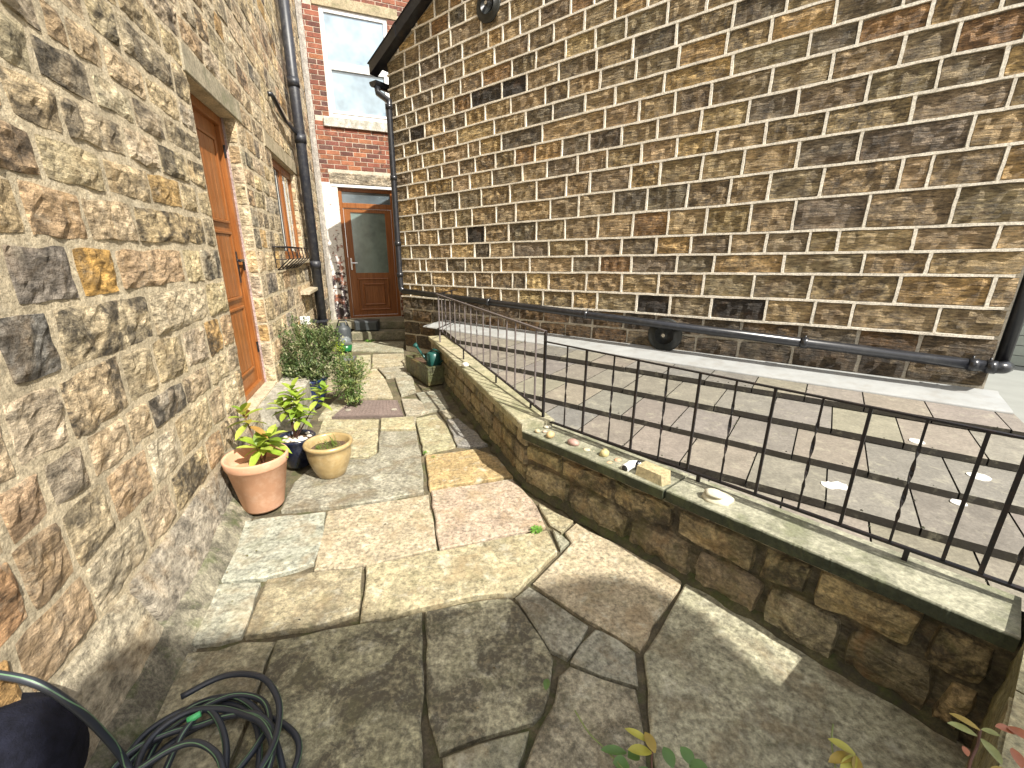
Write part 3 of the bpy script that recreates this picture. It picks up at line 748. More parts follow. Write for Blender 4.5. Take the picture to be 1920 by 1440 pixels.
# steps
sfr = Frame(G(665, 637).xy, 82)
if sfr.n.dot(CAM-sfr.p) < 0: sfr.n = -sfr.n
dsteps = thing('door_steps', 'two worn stone steps below the far glazed door, in shade', 'steps', sfr(.5, 0))
m = MB(); m.box(sfr, -.05, 1.6, -.02, .135, -1.4, .0, (.30, .27, .19, .5), .01); m.build('step', M_COPE, dsteps)
m = MB(); m.box(sfr, -.5, 1.8, .138, .275, -1.6, -.34, (.32, .29, .21, .4), .01); m.build('step', M_COPE, dsteps)
# threshold step of the left door
m = MB(); m.box(LF, .95, 1.98, -.02, .345, -.2, .26, (.44, .41, .34, .5), .012)
tag(m.build('threshold_step', M_COPE), 'pale stone step block below the brown door, behind the small navy pot', 'step')

# ================================================================== GABLE HOUSE (right)
gh = thing('gable_house', 'tall dark sandstone gable wall with raised white pointing and black pipes, right of the lane', 'house', RF(3, 0))
UR = 6.52
va, vb = RF.on(700, 150, .0), RF.on(806, 0, .0)
VS = (vb[1]-va[1])/(vb[0]-va[0])
def verge(u): 
    z = va[1]+VS*(u-va[0])-.02
    return min(z, va[1]+VS*(3.3-va[0])-VS*max(0, u-3.3)) if u > 3.3 else z
ZLO = -.05
# course lines: (z at left end, z at right end)
CL = [(.05, .12), (.27, .35), (.48, .56), (.67, .75), (.865, .94), (1.05, 1.15), (1.245, 1.37), (1.43, 1.545), (1.62, 1.72), (1.82, 1.98), (2.04, 2.21), (2.26, 2.43), (2.45, 2.615), (2.62, 2.81), (2.80, 3.01), (2.98, 3.18),
      (3.155, 3.36), (3.335, 3.55), (3.51, 3.74), (3.69, 3.93), (3.86, 4.11), (4.05, 4.3), (4.23, 4.49), (4.42, 4.68), (4.6, 4.87), (4.79, 5.05)]
def cz(i, u): a, b = CL[i]; return a+(b-a)*(u-.05)/5.45+.006*noise.noise(Vector((u*1.7, i*3.1, 0)))
A = lambda X: 720+X/5.333
B = lambda X: 1080+X/4.571
C_ = lambda X: 1500+X/4.571
D = lambda X: 1080+X/4.571
E_ = lambda X: 700+X/4.571
Z8 = lambda X: 1380+X/3.556
JR = {
 4: [A(x) for x in (265, 393, 510, 838, 988, 1170, 1348, 1592, 1888)]+[B(x) for x in (182, 520, 805, 1155, 1625)]+[Z8(x) for x in (515, 770, 1340)],
 5: [A(x) for x in (320, 478, 692, 912, 1082, 1288, 1422, 1648)]+[B(x) for x in (90, 392, 707, 1090, 1520)]+[Z8(x) for x in (495, 1078, 1700)],
 6: [A(x) for x in (205, 360, 425, 630, 815, 982, 1172, 1460, 1885)]+[B(x) for x in (205, 475, 865, 1180, 1778)]+[Z8(x) for x in (848, 1280)],
 7: [A(x) for x in (275, 460, 672, 908, 1062, 1297, 1650)]+[B(x) for x in (90, 390, 688, 985, 1322, 1628)]+[C_(x) for x in (75, 325, 975, 1690)],
 8: [A(x) for x in (215, 350, 545, 690, 830, 1012, 1248, 1525, 1812)]+[B(x) for x in (190, 488, 790, 1115, 1492, 1868)]+[C_(x) for x in (575, 1320)],
 9: [A(x) for x in (295, 390, 570, 720, 882, 1125, 1320, 1665)]+[D(x) for x in (25, 322, 610, 955, 1320, 1655)]+[C_(x) for x in (190, 860, 1115, 1740)],
 10: [E_(x) for x in (235, 375, 530, 738, 928, 1172, 1400, 1655)]+[D(x) for x in (120, 468, 722, 1080, 1435, 1900)]+[C_(x) for x in (510, 1465)],
 11: [E_(x) for x in (295, 450, 680, 828, 1020, 1280, 1490)]+[D(x) for x in (15, 268, 562, 865, 1205, 1625)]+[C_(x) for x in (220, 965, 1810)],
 12: [E_(x) for x in (335, 468, 588, 735, 875, 1050, 1215, 1387, 1620)]+[D(x) for x in (115, 393, 700, 1072, 1480, 1900)]+[Z8(x) for x in (880, 1350, 1790)],
 13: [E_(x) for x in (300, 425, 610, 815, 915, 1100, 1450)]+[D(x) for x in (248, 543, 850, 1158, 1675)]+[Z8(x) for x in (640, 1110, 1475)],
 14: [E_(x) for x in (265, 380, 515, 722, 1038, 1308, 1540)]+[D(x) for x in (80, 338, 758, 1340)]+[Z8(x) for x in (490, 820, 1300, 1790)],
 15: [E_(x) for x in (315, 443, 605, 793, 960, 1180, 1475, 1675)]+[D(x) for x in (210, 518, 885)]+[Z8(x) for x in (-60, 235, 665)],
 16: [E_(x) for x in (285, 370, 478, 690, 840, 1105, 1318, 1590)],
 17: [E_(x) for x in (200, 335, 505, 600, 750, 935, 1190)],
 18: [E_(x) for x in (140, 270, 400, 615, 775, 1040)],
}
# backing wall with gable top
m = MB(); top = [(UR, ZLO), (UR, verge(UR)), (3.3, verge(3.3)), (0, verge(0)), (0, ZLO)]
m.add([RF(u, z, -.014) for u, z in top], [tuple(range(5))], (.55, .50, .41, .2))
m.add([RF(0, ZLO, -.014), RF(0, verge(0), -.014), RF(0, verge(0), -4), RF(0, ZLO, -4)], [(0, 1, 2, 3)], (.16, .13, .09, .4))
m.add([RF(UR, ZLO, -.014), RF(UR, verge(UR), -.014), RF(UR, verge(UR), -4), RF(UR, ZLO, -4)], [(0, 1, 2, 3)], (.16, .13, .09, .4))
m.add([RF(0, ZLO, -4), RF(UR, ZLO, -4), RF(UR, verge(UR), -4), RF(3.3, verge(3.3), -4), RF(0, verge(0), -4)], [(0, 1, 2, 3, 4)], (.16, .13, .09, .4))
rw = m.build('wall', M_RMORT, gh)
RP = [((.46, .335, .18), 6), ((.52, .38, .20), 5), ((.37, .285, .165), 5), ((.27, .215, .14), 3), ((.56, .38, .165), 2.6), ((.66, .48, .23), 1.3), ((.42, .25, .11), .8)]
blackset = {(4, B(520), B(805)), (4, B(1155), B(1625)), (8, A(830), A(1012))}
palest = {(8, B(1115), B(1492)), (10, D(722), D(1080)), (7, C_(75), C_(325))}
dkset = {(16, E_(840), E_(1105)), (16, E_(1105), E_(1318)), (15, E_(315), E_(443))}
rst = []; joints = []
for c in range(len(CL)-1):
    zf = lambda u, c=c: (cz(c, u)+cz(c+1, u))/2
    xs = sorted(JR.get(c, [])); xx = []
    for x in xs:
        if not xx or x-xx[-1] > 9: xx.append(x)
    us = [RF.u_of_px(x, zf) for x in xx]
    lim = [u for u in us if .12 < u < UR-.12]
    us = [0.0]+lim
    if not lim:
        u = rnd.uniform(.2, .4)
        while u < UR-.2: us.append(u); u += rnd.uniform(.2, .5)
    else:
        u = us[-1]
        while u < UR-.5:
            u += rnd.uniform(.3, .48)
            if u < UR-.18: us.append(u)
    us.append(UR)
    for k in range(len(us)-1):
        a, b = us[k], us[k+1]
        if b-a < .05: continue
        col = pick(RP); al = rnd.choice([.2, .35, .5, .65, .85])
        mx = project(RF((a+b)/2, zf((a+b)/2)))[0]
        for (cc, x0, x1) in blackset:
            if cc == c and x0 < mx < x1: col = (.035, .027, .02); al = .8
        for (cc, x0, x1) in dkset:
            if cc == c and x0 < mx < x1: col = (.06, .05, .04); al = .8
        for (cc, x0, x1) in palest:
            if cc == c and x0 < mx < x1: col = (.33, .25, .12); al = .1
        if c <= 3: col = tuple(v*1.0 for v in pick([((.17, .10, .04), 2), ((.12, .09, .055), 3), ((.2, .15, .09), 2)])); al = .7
        if zf(a) > verge((a+b)/2)-.05: continue
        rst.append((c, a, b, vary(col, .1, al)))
        if k > 0: joints.append((c, a))
def lay_right(mb, s):
    c, a, b, t = s; g_ = .007
    q = [(a+g_, cz(c, a)+g_), (b-g_, cz(c, b)+g_), (b-g_, min(cz(c+1, b)-g_, verge(b)-.01)), (a+g_, min(cz(c+1, a)-g_, verge(a)-.01))]
    if q[3][1]-q[0][1] < .02 and q[2][1]-q[1][1] < .02: return False
    rock(mb, RF, q, n_back=-.03, proud=.004, amp=.016, edge=.008, cell=.045, maxc=10, jit=.003, corner=.12, tint=t, dome=.002, nscale=20); return True
vis = []; rest = []
for s in rst:
    p = project(RF((s[1]+s[2])/2, cz(s[0], s[1])+.09)); inv = -40 < p[1] < 760 and p[0] < 1990
    ar = (s[2]-s[1])/((RF(s[1], 2)-CAM).length)
    (vis if inv else rest).append((-ar, s))
vis.sort(key=lambda x: x[0])
for d, s in vis[:300]:
    m = MB()
    if lay_right(m, s): m.build('stone', M_RSTONE, rw)
m = MB()
for d, s in vis[300:]+rest: lay_right(m, s)
m.build('stone_remainder', M_RSTONE, rw, kind='stuff')
# ribbon pointing: raised mortar strips
def ribbon(mb, pts, wfun, n1=.014, n0=-.016, horizontal=True, tint=(.86, .80, .68, .15)):
    vs = []; sec = 4
    for i, (u, z) in enumerate(pts):
        w0, w1 = wfun(u, z, 0), wfun(u, z, 1)
        nn = n1+.002*noise.noise(Vector((u*7, z*7, 1)))
        if horizontal: prof = [(0, -w0, n0), (0, -w0*.92, nn-.001), (0, w1*.88, nn-.001), (0, w1, n0)]
        else: prof = [(-w0, 0, n0), (-w0*.92, 0, nn), (w1*.9, 0, nn), (w1, 0, n0)]
        vs += [RF(u+a, z+b, n) for a, b, n in prof]
    k = len(pts); fs = [(i*sec+j, i*sec+j+1, (i+1)*sec+j+1, (i+1)*sec+j) for i in range(k-1) for j in range(sec-1)]
    mb.add(vs, fs, tint)
m = MB()
for c in range(4, len(CL)):
    pts = []; u = 0.0
    while u <= UR+1e-6:
        z = cz(c, u)
        if z < verge(u)-.03: pts.append((u, z))
        else:
            if len(pts) > 1: ribbon(m, pts, lambda u, z, k, c=c: .0105+.005*noise.noise(Vector((u*11, c*5.3, k*9))))
            pts = []
        u += .045
    if len(pts) > 1: ribbon(m, pts, lambda u, z, k, c=c: .0105+.005*noise.noise(Vector((u*11, c*5.3, k*9))))
for c, a in joints:
    if c < 4: continue
    z0, z1 = cz(c, a)+.007, min(cz(c+1, a)-.007, verge(a)-.03)
    if z1-z0 < .03: continue
    sh = rnd.uniform(-.006, .006)
    pts = [(a+sh*(i/4-.5)+.003*noise.noise(Vector((z0+i, a*5, 2))), z0+(z1-z0)*i/4) for i in range(5)]
    w = rnd.uniform(.0075, .0105)+.0018*(a > 3)
    ribbon(m, pts, lambda u, z, k: w+.002*noise.noise(Vector((z*20, u*5, k))), horizontal=False, n1=.012)
m.build('raised_pointing', M_RMORT, rw, kind='stuff')
# verge board with joints (black)
m = MB()
def vpt(u, dz, n): return RF(u, verge(u)+dz, n)
u0v, u1v = -.22, 3.3
for n0, n1, d0, d1 in ((.0, .13, -.015, .135),):
    P = [(u0v, d0, n0), (u0v, d0, n1), (u0v, d1, n1), (u0v, d1, n0)]; Q = [(u1v, d0, n0), (u1v, d0, n1), (u1v, d1, n1), (u1v, d1, n0)]
    m.prism([RF(u, va[1]+VS*(u-va[0])-.02+dz, n) for u, dz, n in P], [RF(u, va[1]+VS*(u-va[0])-.02+dz, n) for u, dz, n in Q])
vg = m.build('verge_board', M_BLACKPIPE, gh)
for uu in (.32, .95, 1.6, 2.3):
    m = MB(); zz = lambda u: va[1]+VS*(u-va[0])-.02
    m.prism([RF(uu, zz(uu)+a, b) for a, b in ((-.022, 0), (-.022, .137), (.142, .137), (.142, 0))], [RF(uu+.05, zz(uu+.05)+a, b) for a, b in ((-.022, 0), (-.022, .137), (.142, .137), (.142, 0))])
    m.build('board_joint', M_BLACKPIPE, vg)
# eaves gutter end along the side wall
m = MB(); gz = va[1]-.16
m.add([], [])
ring0 = []
for n_, nm in ((.16, 0), (-4, 1)):
    for k in range(9):
        a = math.pi*(1+k/8); ring0.append(RF(-.13+.075*math.cos(a), gz+.07+.075*math.sin(a), n_))
m.add(ring0, [(k, k+1, 9+k+1, 9+k) for k in range(8)]+[tuple(range(9))])
m.build('gutter', M_BLACKPIPE, gh)
m = MB(); uu = lambda u: va[1]+VS*(u-va[0])-.02+.13
m.add([RF(-.25, uu(-.25), .14), RF(3.3, uu(3.3), .14), RF(3.3, uu(3.3), -4), RF(-.25, uu(-.25), -4), RF(UR+.3, uu(3.3)-VS*(UR+.3-3.3), .14), RF(UR+.3, uu(3.3)-VS*(UR+.3-3.3), -4)], [(0, 1, 2, 3), (1, 4, 5, 2)])
m.build('roof', M_ROOFSL, gh)
# left downpipe + sloping drain pipe + elbow
pe = RF.on(752, 545, .10)
ux = pe[0]
m = MB(); zb = pe[1]
m.tube([RF(-.10, gz+.0, .11), RF(-.09, gz-.07, .11), RF(ux+.0, gz-.20, .085), RF(ux, gz-.28, .10), RF(ux, zb+.06, .10), RF(ux+.015, zb+.02, .10), RF(ux+.06, zb, .10)], .042, 14)
dp1 = m.build('downpipe', M_BLACKPIPE, gh, smooth=True)
for z in (gz-.27, 2.55, 1.65, 1.2):
    m = MB(); m.tube([RF(ux, z-.03, .10), RF(ux, z+.03, .10)], .050, 14); m.build('pipe_collar', M_BLACKPIPE, dp1, smooth=True)
p2 = RF.on(1872, 690, .10); pm_ = [RF.on(x, y, .10) for x, y in ((752, 545), (900, 568), (1240, 612), (1500, 650))]
sl = (p2[1]-zb)/(p2[0]-ux)
zz = lambda u: zb+sl*(u-ux)
m = MB(); m.tube([RF(ux+.04, zz(ux+.04), .10), RF(UR-.02, zz(UR-.02), .10)], .041, 16); dp2 = m.build('drain_pipe', M_BLACKPIPE, gh, smooth=True)
for x in (916, 1098, 1508, 1838, 1870):
    u = RF.on(x, 545+(x-752)*.131, .10)[0]; u = min(u, UR-.12 if x < 1860 else UR-.03)
    m = MB(); m.tube([RF(u-.025, zz(u), .10), RF(u+.025, zz(u), .10)], .048, 14); m.tube([RF(u, zz(u)+.03, .07), RF(u, zz(u)+.06, .06)], .008, 6); m.build('pipe_bracket', M_BLACKPIPE, dp2, smooth=True)
m = MB(); m.tube([RF(UR-.03, zz(UR), .10), RF(UR+.04, zz(UR), .07), RF(UR+.06, zz(UR)+.0, .03), RF(UR+.05, zz(UR), -.05)], .043, 14); m.tube([RF(UR+.045, zz(UR)-.01, -.03), RF(UR+.045, 4.0, -.03)], .040, 14)
m.build('corner_downpipe', M_BLACKPIPE, gh, smooth=True)
# pattress plates
def plate(px, py, r, n=.02, lab=''):
    u, z = RF.on(px, py, n)
    m = MB(); seg = 36; vs = [RF(u, z, n+.02)]
    for rr_, nn in ((r*.55, n+.018), (r*.93, n+.008), (r, n+.001), (r, n-.012)):
        vs += [RF(u+rr_*math.cos(2*math.pi*k/seg), z+rr_*math.sin(2*math.pi*k/seg), nn) for k in range(seg)]
    fs = [(0, 1+k, 1+(k+1) % seg) for k in range(seg)]+[(1+j*seg+k, 1+j*seg+(k+1) % seg, 1+(j+1)*seg+(k+1) % seg, 1+(j+1)*seg+k) for j in range(3) for k in range(seg)]
    m.add(vs, fs); o = m.build('pattress_plate', M_IRONP, gh, smooth=True, label=lab)
    m = MB(); m.tube([RF(u, z, n+.015), RF(u, z, n+.045)], .02, 6); m.build('bolt', M_CHROME, o)
M_IRONP = flat_mat('black_cast_iron', (.02, .022, .02), .4, spec=.5, dirt=(.05, .05, .045), dirt_amt=.3, vscale=20)
plate(915, 8, .17, lab='round black tie plate high on the gable wall')
plate(1246, 628, .175, .05, 'round black tie plate behind the sloping drain pipe')

# ================================================================== LEAN-TO ROOF between gable wall and garden wall
AL = R_(7); RZ0 = .545
def RT(u, s, n=0.0): return RF.p+RF.d*u+RF.n*s+Vector((0, 0, RZ0-s*math.tan(AL)+n))
def on_roof(x, y):
    d = ray(x, y); t = math.tan(AL); k = (RZ0-H-((CAM-RF.p).dot(RF.n))*t)/(d.z+d.dot(RF.n)*t); P = CAM+d*k
    return (P-RF.p).dot(RF.d), (P-RF.p).dot(RF.n)
lt = thing('lean_to_roof', 'low lean-to roof of pinkish grey concrete tiles with pale lead flashing, behind the railing', 'roof', RT(4, 1, -RT(4, 1).z))
# garden wall lines (needed to clip the tiles)
NEAR0, NEAR1 = G(985, 806, .40), G(1885, 1178, .46)
NEAR0.z = 0; NEAR1.z = 0
FAR0 = G(806, 630, .44); FAR0.z = 0
NW = Frame(NEAR0.xy, math.degrees(math.atan2(NEAR1.x-NEAR0.x, NEAR1.y-NEAR0.y))); 
if NW.n.dot(CAM-NW.p) < 0: NW.n = -NW.n
NL = (NEAR1-NEAR0).length
FW = Frame(FAR0.xy, math.degrees(math.atan2(NEAR0.x-FAR0.x, NEAR0.y-FAR0.y)))
if FW.n.dot(CAM-FW.p) < 0: FW.n = -FW.n
FL = (NEAR0-FAR0).length
CW = .215
def clip(poly, p, n):          # keep the side where (x-p).n <= 0
    out = []
    for i in range(len(poly)):
        a, b = poly[i], poly[(i+1) % len(poly)]; da = (a-p).xy.dot(n.xy); db = (b-p).xy.dot(n.xy)
        if da <= 0: out.append(a)
        if (da < 0) != (db < 0) and abs(da-db) > 1e-9: out.append(a.lerp(b, da/(da-db)))
    return out
rows = [on_roof(1400, y)[1] for y in (738, 787, 848, 918)]
step = (rows[-1]-rows[0])/3; ROWS = [rows[0]-step*.0, rows[1], rows[2], rows[3], rows[3]+step, rows[3]+2*step, rows[3]+3*step]
rt_r0 = on_roof(1893, 770); rt_r1 = on_roof(1925, 880)
UE = on_roof(1897, 776)[0]
TW = .352
TT = [(.205, .187, .158), (.225, .203, .168), (.19, .176, .155), (.235, .213, .168)]
NP = NW(0, 0, -CW+.01); FP = FW(0, 0, -CW+.01)
ntile = 0
for r, s1 in enumerate(ROWS):
    s0 = s1-(step if r else step)-.06
    u = -.3+(TW/2 if r % 2 else 0)+.12
    while u < UE+.4:
        a, b = u+.004, min(u+TW-.004, UE+.0)
        u += TW
        if b-a < .05: continue
        lift = rnd.uniform(0, .004)
        corners = [(a, s0, .004), (b, s0, .004), (b, s1+rnd.uniform(-.004, .004), .052+lift), (a, s1+rnd.uniform(-.004, .004), .052+lift)]
        P = [RT(uu_, ss_, nn_) for uu_, ss_, nn_ in corners]
        P = clip(P, NP, NW.n); 
        if len(P) < 3: continue
        P = clip(P, FP, FW.n)
        if len(P) < 3: continue
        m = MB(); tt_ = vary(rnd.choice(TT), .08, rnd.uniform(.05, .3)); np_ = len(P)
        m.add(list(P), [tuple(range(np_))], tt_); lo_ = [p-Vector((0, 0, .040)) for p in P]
        m.add(lo_+list(P), [tuple(range(np_))[::-1]]+[(i, (i+1) % np_, np_+(i+1) % np_, np_+i) for i in range(np_)], (.05, .045, .035, .6))  # dark edge faces: shadow line between tile rows painted into the tint
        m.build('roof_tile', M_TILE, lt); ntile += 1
# dark deck below
dk = [RT(-.2, 0, -.03), RT(UE-.05, 0, -.03), RT(UE-.05, 3.4, -.03), RT(-.2, 3.4, -.03)]
dk = clip(clip(dk, NP, NW.n), FP, FW.n)
m = MB(); m.prism([Vector((p.x, p.y, 0)) for p in dk], dk, (.06, .05, .04, .3)); m.build('roof_deck', M_DARKSL, lt)
# flashing: dressed up the wall and over the first tiles
fs1 = on_roof(1400, 707)[1]+.0
m = MB(); vs = []; K = 60; u0f = .9
for i in range(K+1):
    u = u0f+(UE-.01-u0f)*i/K; w = .004*noise.noise(Vector((u*3, 0, 5)))
    for s_, n_ in ((.004, .03), (.014, .03+w), (.05, .022+w), (fs1*.5, .03+w), (fs1-.02, .034+w), (fs1, .03), (fs1, .018)):
        vs.append(RT(u, s_, n_))
m.add(vs, [(i*7+j, i*7+j+1, (i+1)*7+j+1, (i+1)*7+j) for i in range(K) for j in range(6)]); m.build('lead_flashing', M_LEAD, lt, smooth=True)
# bird-lime / paint splashes on the tiles
for (x, y, r) in ((1553, 922, .032), (1572, 922, .034), (1832, 903, .04), (1715, 842, .03), (1795, 950, .026)):
    u, s_ = on_roof(x, y); m = MB(); P = []
    rr_ = [(ROWS[i]) for i in range(len(ROWS)) if ROWS[i] >= s_]
    sn = rr_[0] if rr_ else s_; nn = .004+(.052-.004)*(1-(sn-s_)/(step+.06))+.006
    for k in range(14):
        a = 2*math.pi*k/14; q = r*(1+.35*noise.noise(Vector((math.cos(a)*2, math.sin(a)*2, x))))
        P.append(RT(u+q*math.cos(a)*1.2, s_+q*math.sin(a), nn))
    m.prism([p-Vector((0, 0, .004)) for p in P], P); m.build('white_splash', M_LIME, lt)

# moss buds growing along the tile joints and butts
m = MB()
for _ in range(420):
    r = rnd.randrange(len(ROWS)); u = rnd.uniform(1.5, UE-.05)
    if rnd.random() < .45:
        k = round((u-.12+.3-(TW/2 if r % 2 else 0))/TW); u = -.3+.12+(TW/2 if r % 2 else 0)+k*TW+rnd.uniform(-.004, .004); s_ = ROWS[r]-rnd.random()*step
    else: s_ = ROWS[r]-abs(rnd.gauss(0, .02))
    if u > UE-.03: continue
    p = RT(u, s_, .052-.048*(ROWS[r]-s_)/(step+.06))
    if (p-NP).xy.dot(NW.n.xy) > 0 or (p-FP).xy.dot(FW.n.xy) > 0: continue
    q = rnd.uniform(.004, .011); m.add([p+Vector((q, 0, 0)), p+Vector((0, q, 0)), p+Vector((-q, 0, 0)), p+Vector((0, -q, 0)), p+Vector((0, 0, q*.8))], [(0, 1, 4), (1, 2, 4), (2, 3, 4), (3, 0, 4)], (.05, .045, .03, .5))
m.build('moss_buds', M_DARKSL, lt, kind='stuff')

# ================================================================== GARDEN WALL (low) + end wall
gw = thing('garden_wall', 'low mossy stone garden wall with flat coping, bending along the patio below the railing', 'wall', NW(.6, 0, -.1))
LWP = [((.43, .35, .19), 4), ((.39, .32, .18), 4), ((.46, .36, .19), 3), ((.33, .27, .17), 2), ((.49, .42, .26), 1.5)]
def ztop(fr, u, near): return (.40+.06*u/NL) if near else .44
def wall_seg(fr, L, near):
    m = MB(); t = (.19, .16, .10, .8)
    m.add([fr(0, -.03, -.03), fr(L, -.03, -.03), fr(L, ztop(fr, L, near)-.045, -.03), fr(0, ztop(fr, 0, near)-.045, -.03),
           fr(0, -.03, -CW), fr(L, -.03, -CW), fr(L, ztop(fr, L, near)-.045, -CW), fr(0, ztop(fr, 0, near)-.045, -CW)], [(0, 1, 2, 3), (5, 4, 7, 6), (4, 0, 3, 7), (1, 5, 6, 2)], t)
    return m.build('wall_core', M_LOWST, gw)
wcn = wall_seg(NW, NL+.05, True); wcf = wall_seg(FW, FL, False)
def colx(fr, xs): return [fr.on(x, y, -.03)[0] for x, y in xs]
n1_ = [0]+colx(NW, [(1054, 895), (1149, 945), (1266, 990), (1420, 1070), (1520, 1110), (1735, 1190)])+[NL+.02]
n2_ = [0]+colx(NW, [(1068, 960), (1182, 1010), (1298, 1075), (1430, 1130), (1575, 1220), (1750, 1300)])+[NL+.02]
for (js, za, zb_) in ((n2_, lambda u: -.02, lambda u: .175+.015*u), (n1_, lambda u: .18+.015*u, lambda u: .315+.035*u), ([i*.31 for i in range(0, 6)]+[NL+.02], lambda u: .306+.035*u, lambda u: .342+.04*u)):
    for k in range(len(js)-1):
        a, b = js[k]+.008, js[k+1]-.008
        if b-a < .04: continue
        thin = zb_(a)-za(a) < .06
        jj = lambda: rnd.uniform(-.010, .010)*(0 if thin else 1)
        m = MB(); t = vary(pick(LWP) if not thin else (.36, .32, .21), .15, rnd.uniform(.1, .45) if thin else rnd.uniform(.3, 1))
        rock(m, NW, [(a, za(a)+.006+jj()), (b, za(b)+.006+jj()), (b, zb_(b)-.006+jj()), (a, zb_(a)-.006+jj())], n_back=-.06, proud=-.010, amp=.020 if not thin else .005, edge=.016 if not thin else .005,
             cell=.026, maxc=15, jit=.009 if not thin else .003, corner=.16 if not thin else .05, tint=t, dome=.016 if not thin else 0, nscale=15)
        m.build('wall_stone', M_LOWST, wcn)
for r in range(3):
    z0, z1 = -.02+r*.138, -.02+(r+1)*.138
    u = 0
    while u < FL-.05:
        w = rnd.uniform(.2, .42)*(1.1 if r == 1 else .9); b = min(u+w, FL)
        m = MB(); rock(m, FW, [(u+.006, z0+.005), (b-.006, z0+.005), (b-.006, z1-.005), (u+.006, z1-.005)], n_back=-.05, proud=-.016, amp=.012, edge=.01, cell=.05, maxc=8, jit=.004, corner=.25, tint=vary(pick(LWP), .15, rnd.uniform(.2, .8)), dome=.008)
        m.build('wall_stone', M_LOWST, wcf); u = b
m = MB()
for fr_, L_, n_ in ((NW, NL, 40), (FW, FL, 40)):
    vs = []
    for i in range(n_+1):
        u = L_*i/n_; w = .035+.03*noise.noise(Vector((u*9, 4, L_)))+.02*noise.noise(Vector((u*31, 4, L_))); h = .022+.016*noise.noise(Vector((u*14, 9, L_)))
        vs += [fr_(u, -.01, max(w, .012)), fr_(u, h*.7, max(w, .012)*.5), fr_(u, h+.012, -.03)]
    m.add(vs, [(i*3+j, i*3+j+1, (i+1)*3+j+1, (i+1)*3+j) for i in range(n_) for j in range(2)], (.11, .10, .05, .8))  # mossy strip, dark tint also standing in for contact shade at wall foot
m.build('moss_shade_line', M_BED, gw)
# far end face of the wall
m = MB(); EF = Frame(FW(0, 0).xy, math.degrees(math.atan2(-FW.n.x, -FW.n.y)))
if EF.n.dot(FAR0-NEAR0) < 0: EF.n = -EF.n
for r in range(3): rock(m, EF, [(.005, r*.13), (CW, r*.13), (CW, r*.13+.125), (.005, r*.13+.125)], n_back=-.02, proud=.004, amp=.01, tint=vary(pick(LWP), .1, .4), maxc=5)
m.build('wall_end_stones', M_LOWST, wcf)
def coping(fr, u0, u1, n0, n1, near, col, th=.055, dark=True):
    m = MB(); K = max(4, int((u1-u0)/.007)) if near else max(4, int((u1-u0)/.1)); vs = []; ts = []
    for i in range(K+1):
        u = u0+(u1-u0)*i/K; zt_ = ztop(fr, u, near); w = .004*noise.noise(Vector((u*22, 3, u0)))+(.0028*noise.noise(Vector((u*150, 7, 0))) if near and u0 > .5 else 0)
        for n_, z_ in ((n0, zt_-th), (n0, zt_), (n1+w-.006, zt_), (n1+w, zt_-.007), (n1+w*.6-.003, zt_-th)):
            vs.append(fr(u, z_, n_))
    fs = [(i*5+j, i*5+(j+1) % 5, (i+1)*5+(j+1) % 5, (i+1)*5+j) for i in range(K) for j in range(5)]+[(0, 1, 2, 3, 4), tuple(K*5+j for j in range(5))[::-1]]
    m.add(vs, fs, col)
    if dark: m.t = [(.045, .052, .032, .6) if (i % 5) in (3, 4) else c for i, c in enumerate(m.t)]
    return m.build('coping_stone', M_COPE, gw)
uj = NW.on(1250, 925)[0]; 
CPC = (.34, .33, .24, .5)
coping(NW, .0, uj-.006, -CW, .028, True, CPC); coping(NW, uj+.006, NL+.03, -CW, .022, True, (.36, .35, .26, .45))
k = 0.0
for ln in (.75, .62, .58, .7, .6, .6):
    e = min(k+ln, FL-.002)
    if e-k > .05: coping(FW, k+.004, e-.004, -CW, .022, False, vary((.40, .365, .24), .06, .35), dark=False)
    k += ln
# side wall slab at the near right corner
SWd = Frame(NW(NL+.035, 0, .0).xy, math.degrees(math.atan2(NW.n.x, NW.n.y))+4)
if SWd.n.dot(NW.d) > 0: SWd.n = -SWd.n
sw = thing('end_wall', 'upright mossy sandstone slab wall closing the patio at the lower right corner', 'wall', SWd(.4, 0, -.1))
k = -.30
for ln in (.62, .55, .6, .5):
    m = MB(); rock(m, SWd, [(k, -.03), (k+ln-.006, -.03), (k+ln-.006, .50), (k, .50)], n_back=-.12, proud=.0, amp=.012, edge=.012, cell=.06, maxc=9, jit=.004, corner=.05, tint=vary((.36, .32, .17), .08, .35), dome=.0)
    m.add([SWd(k, .50, -.12), SWd(k+ln-.006, .50, -.12), SWd(k+ln-.006, .50, -.002), SWd(k, .50, -.002)], [(0, 1, 2, 3)], (.46, .42, .25, .3))
    m.add([SWd(k, -.03, -.12), SWd(k+ln-.006, -.03, -.12), SWd(k+ln-.006, .50, -.12), SWd(k, .50, -.12)], [(0, 1, 2, 3)], (.36, .32, .17, .3))
    m.build('slab', M_LOWST, sw); k += ln

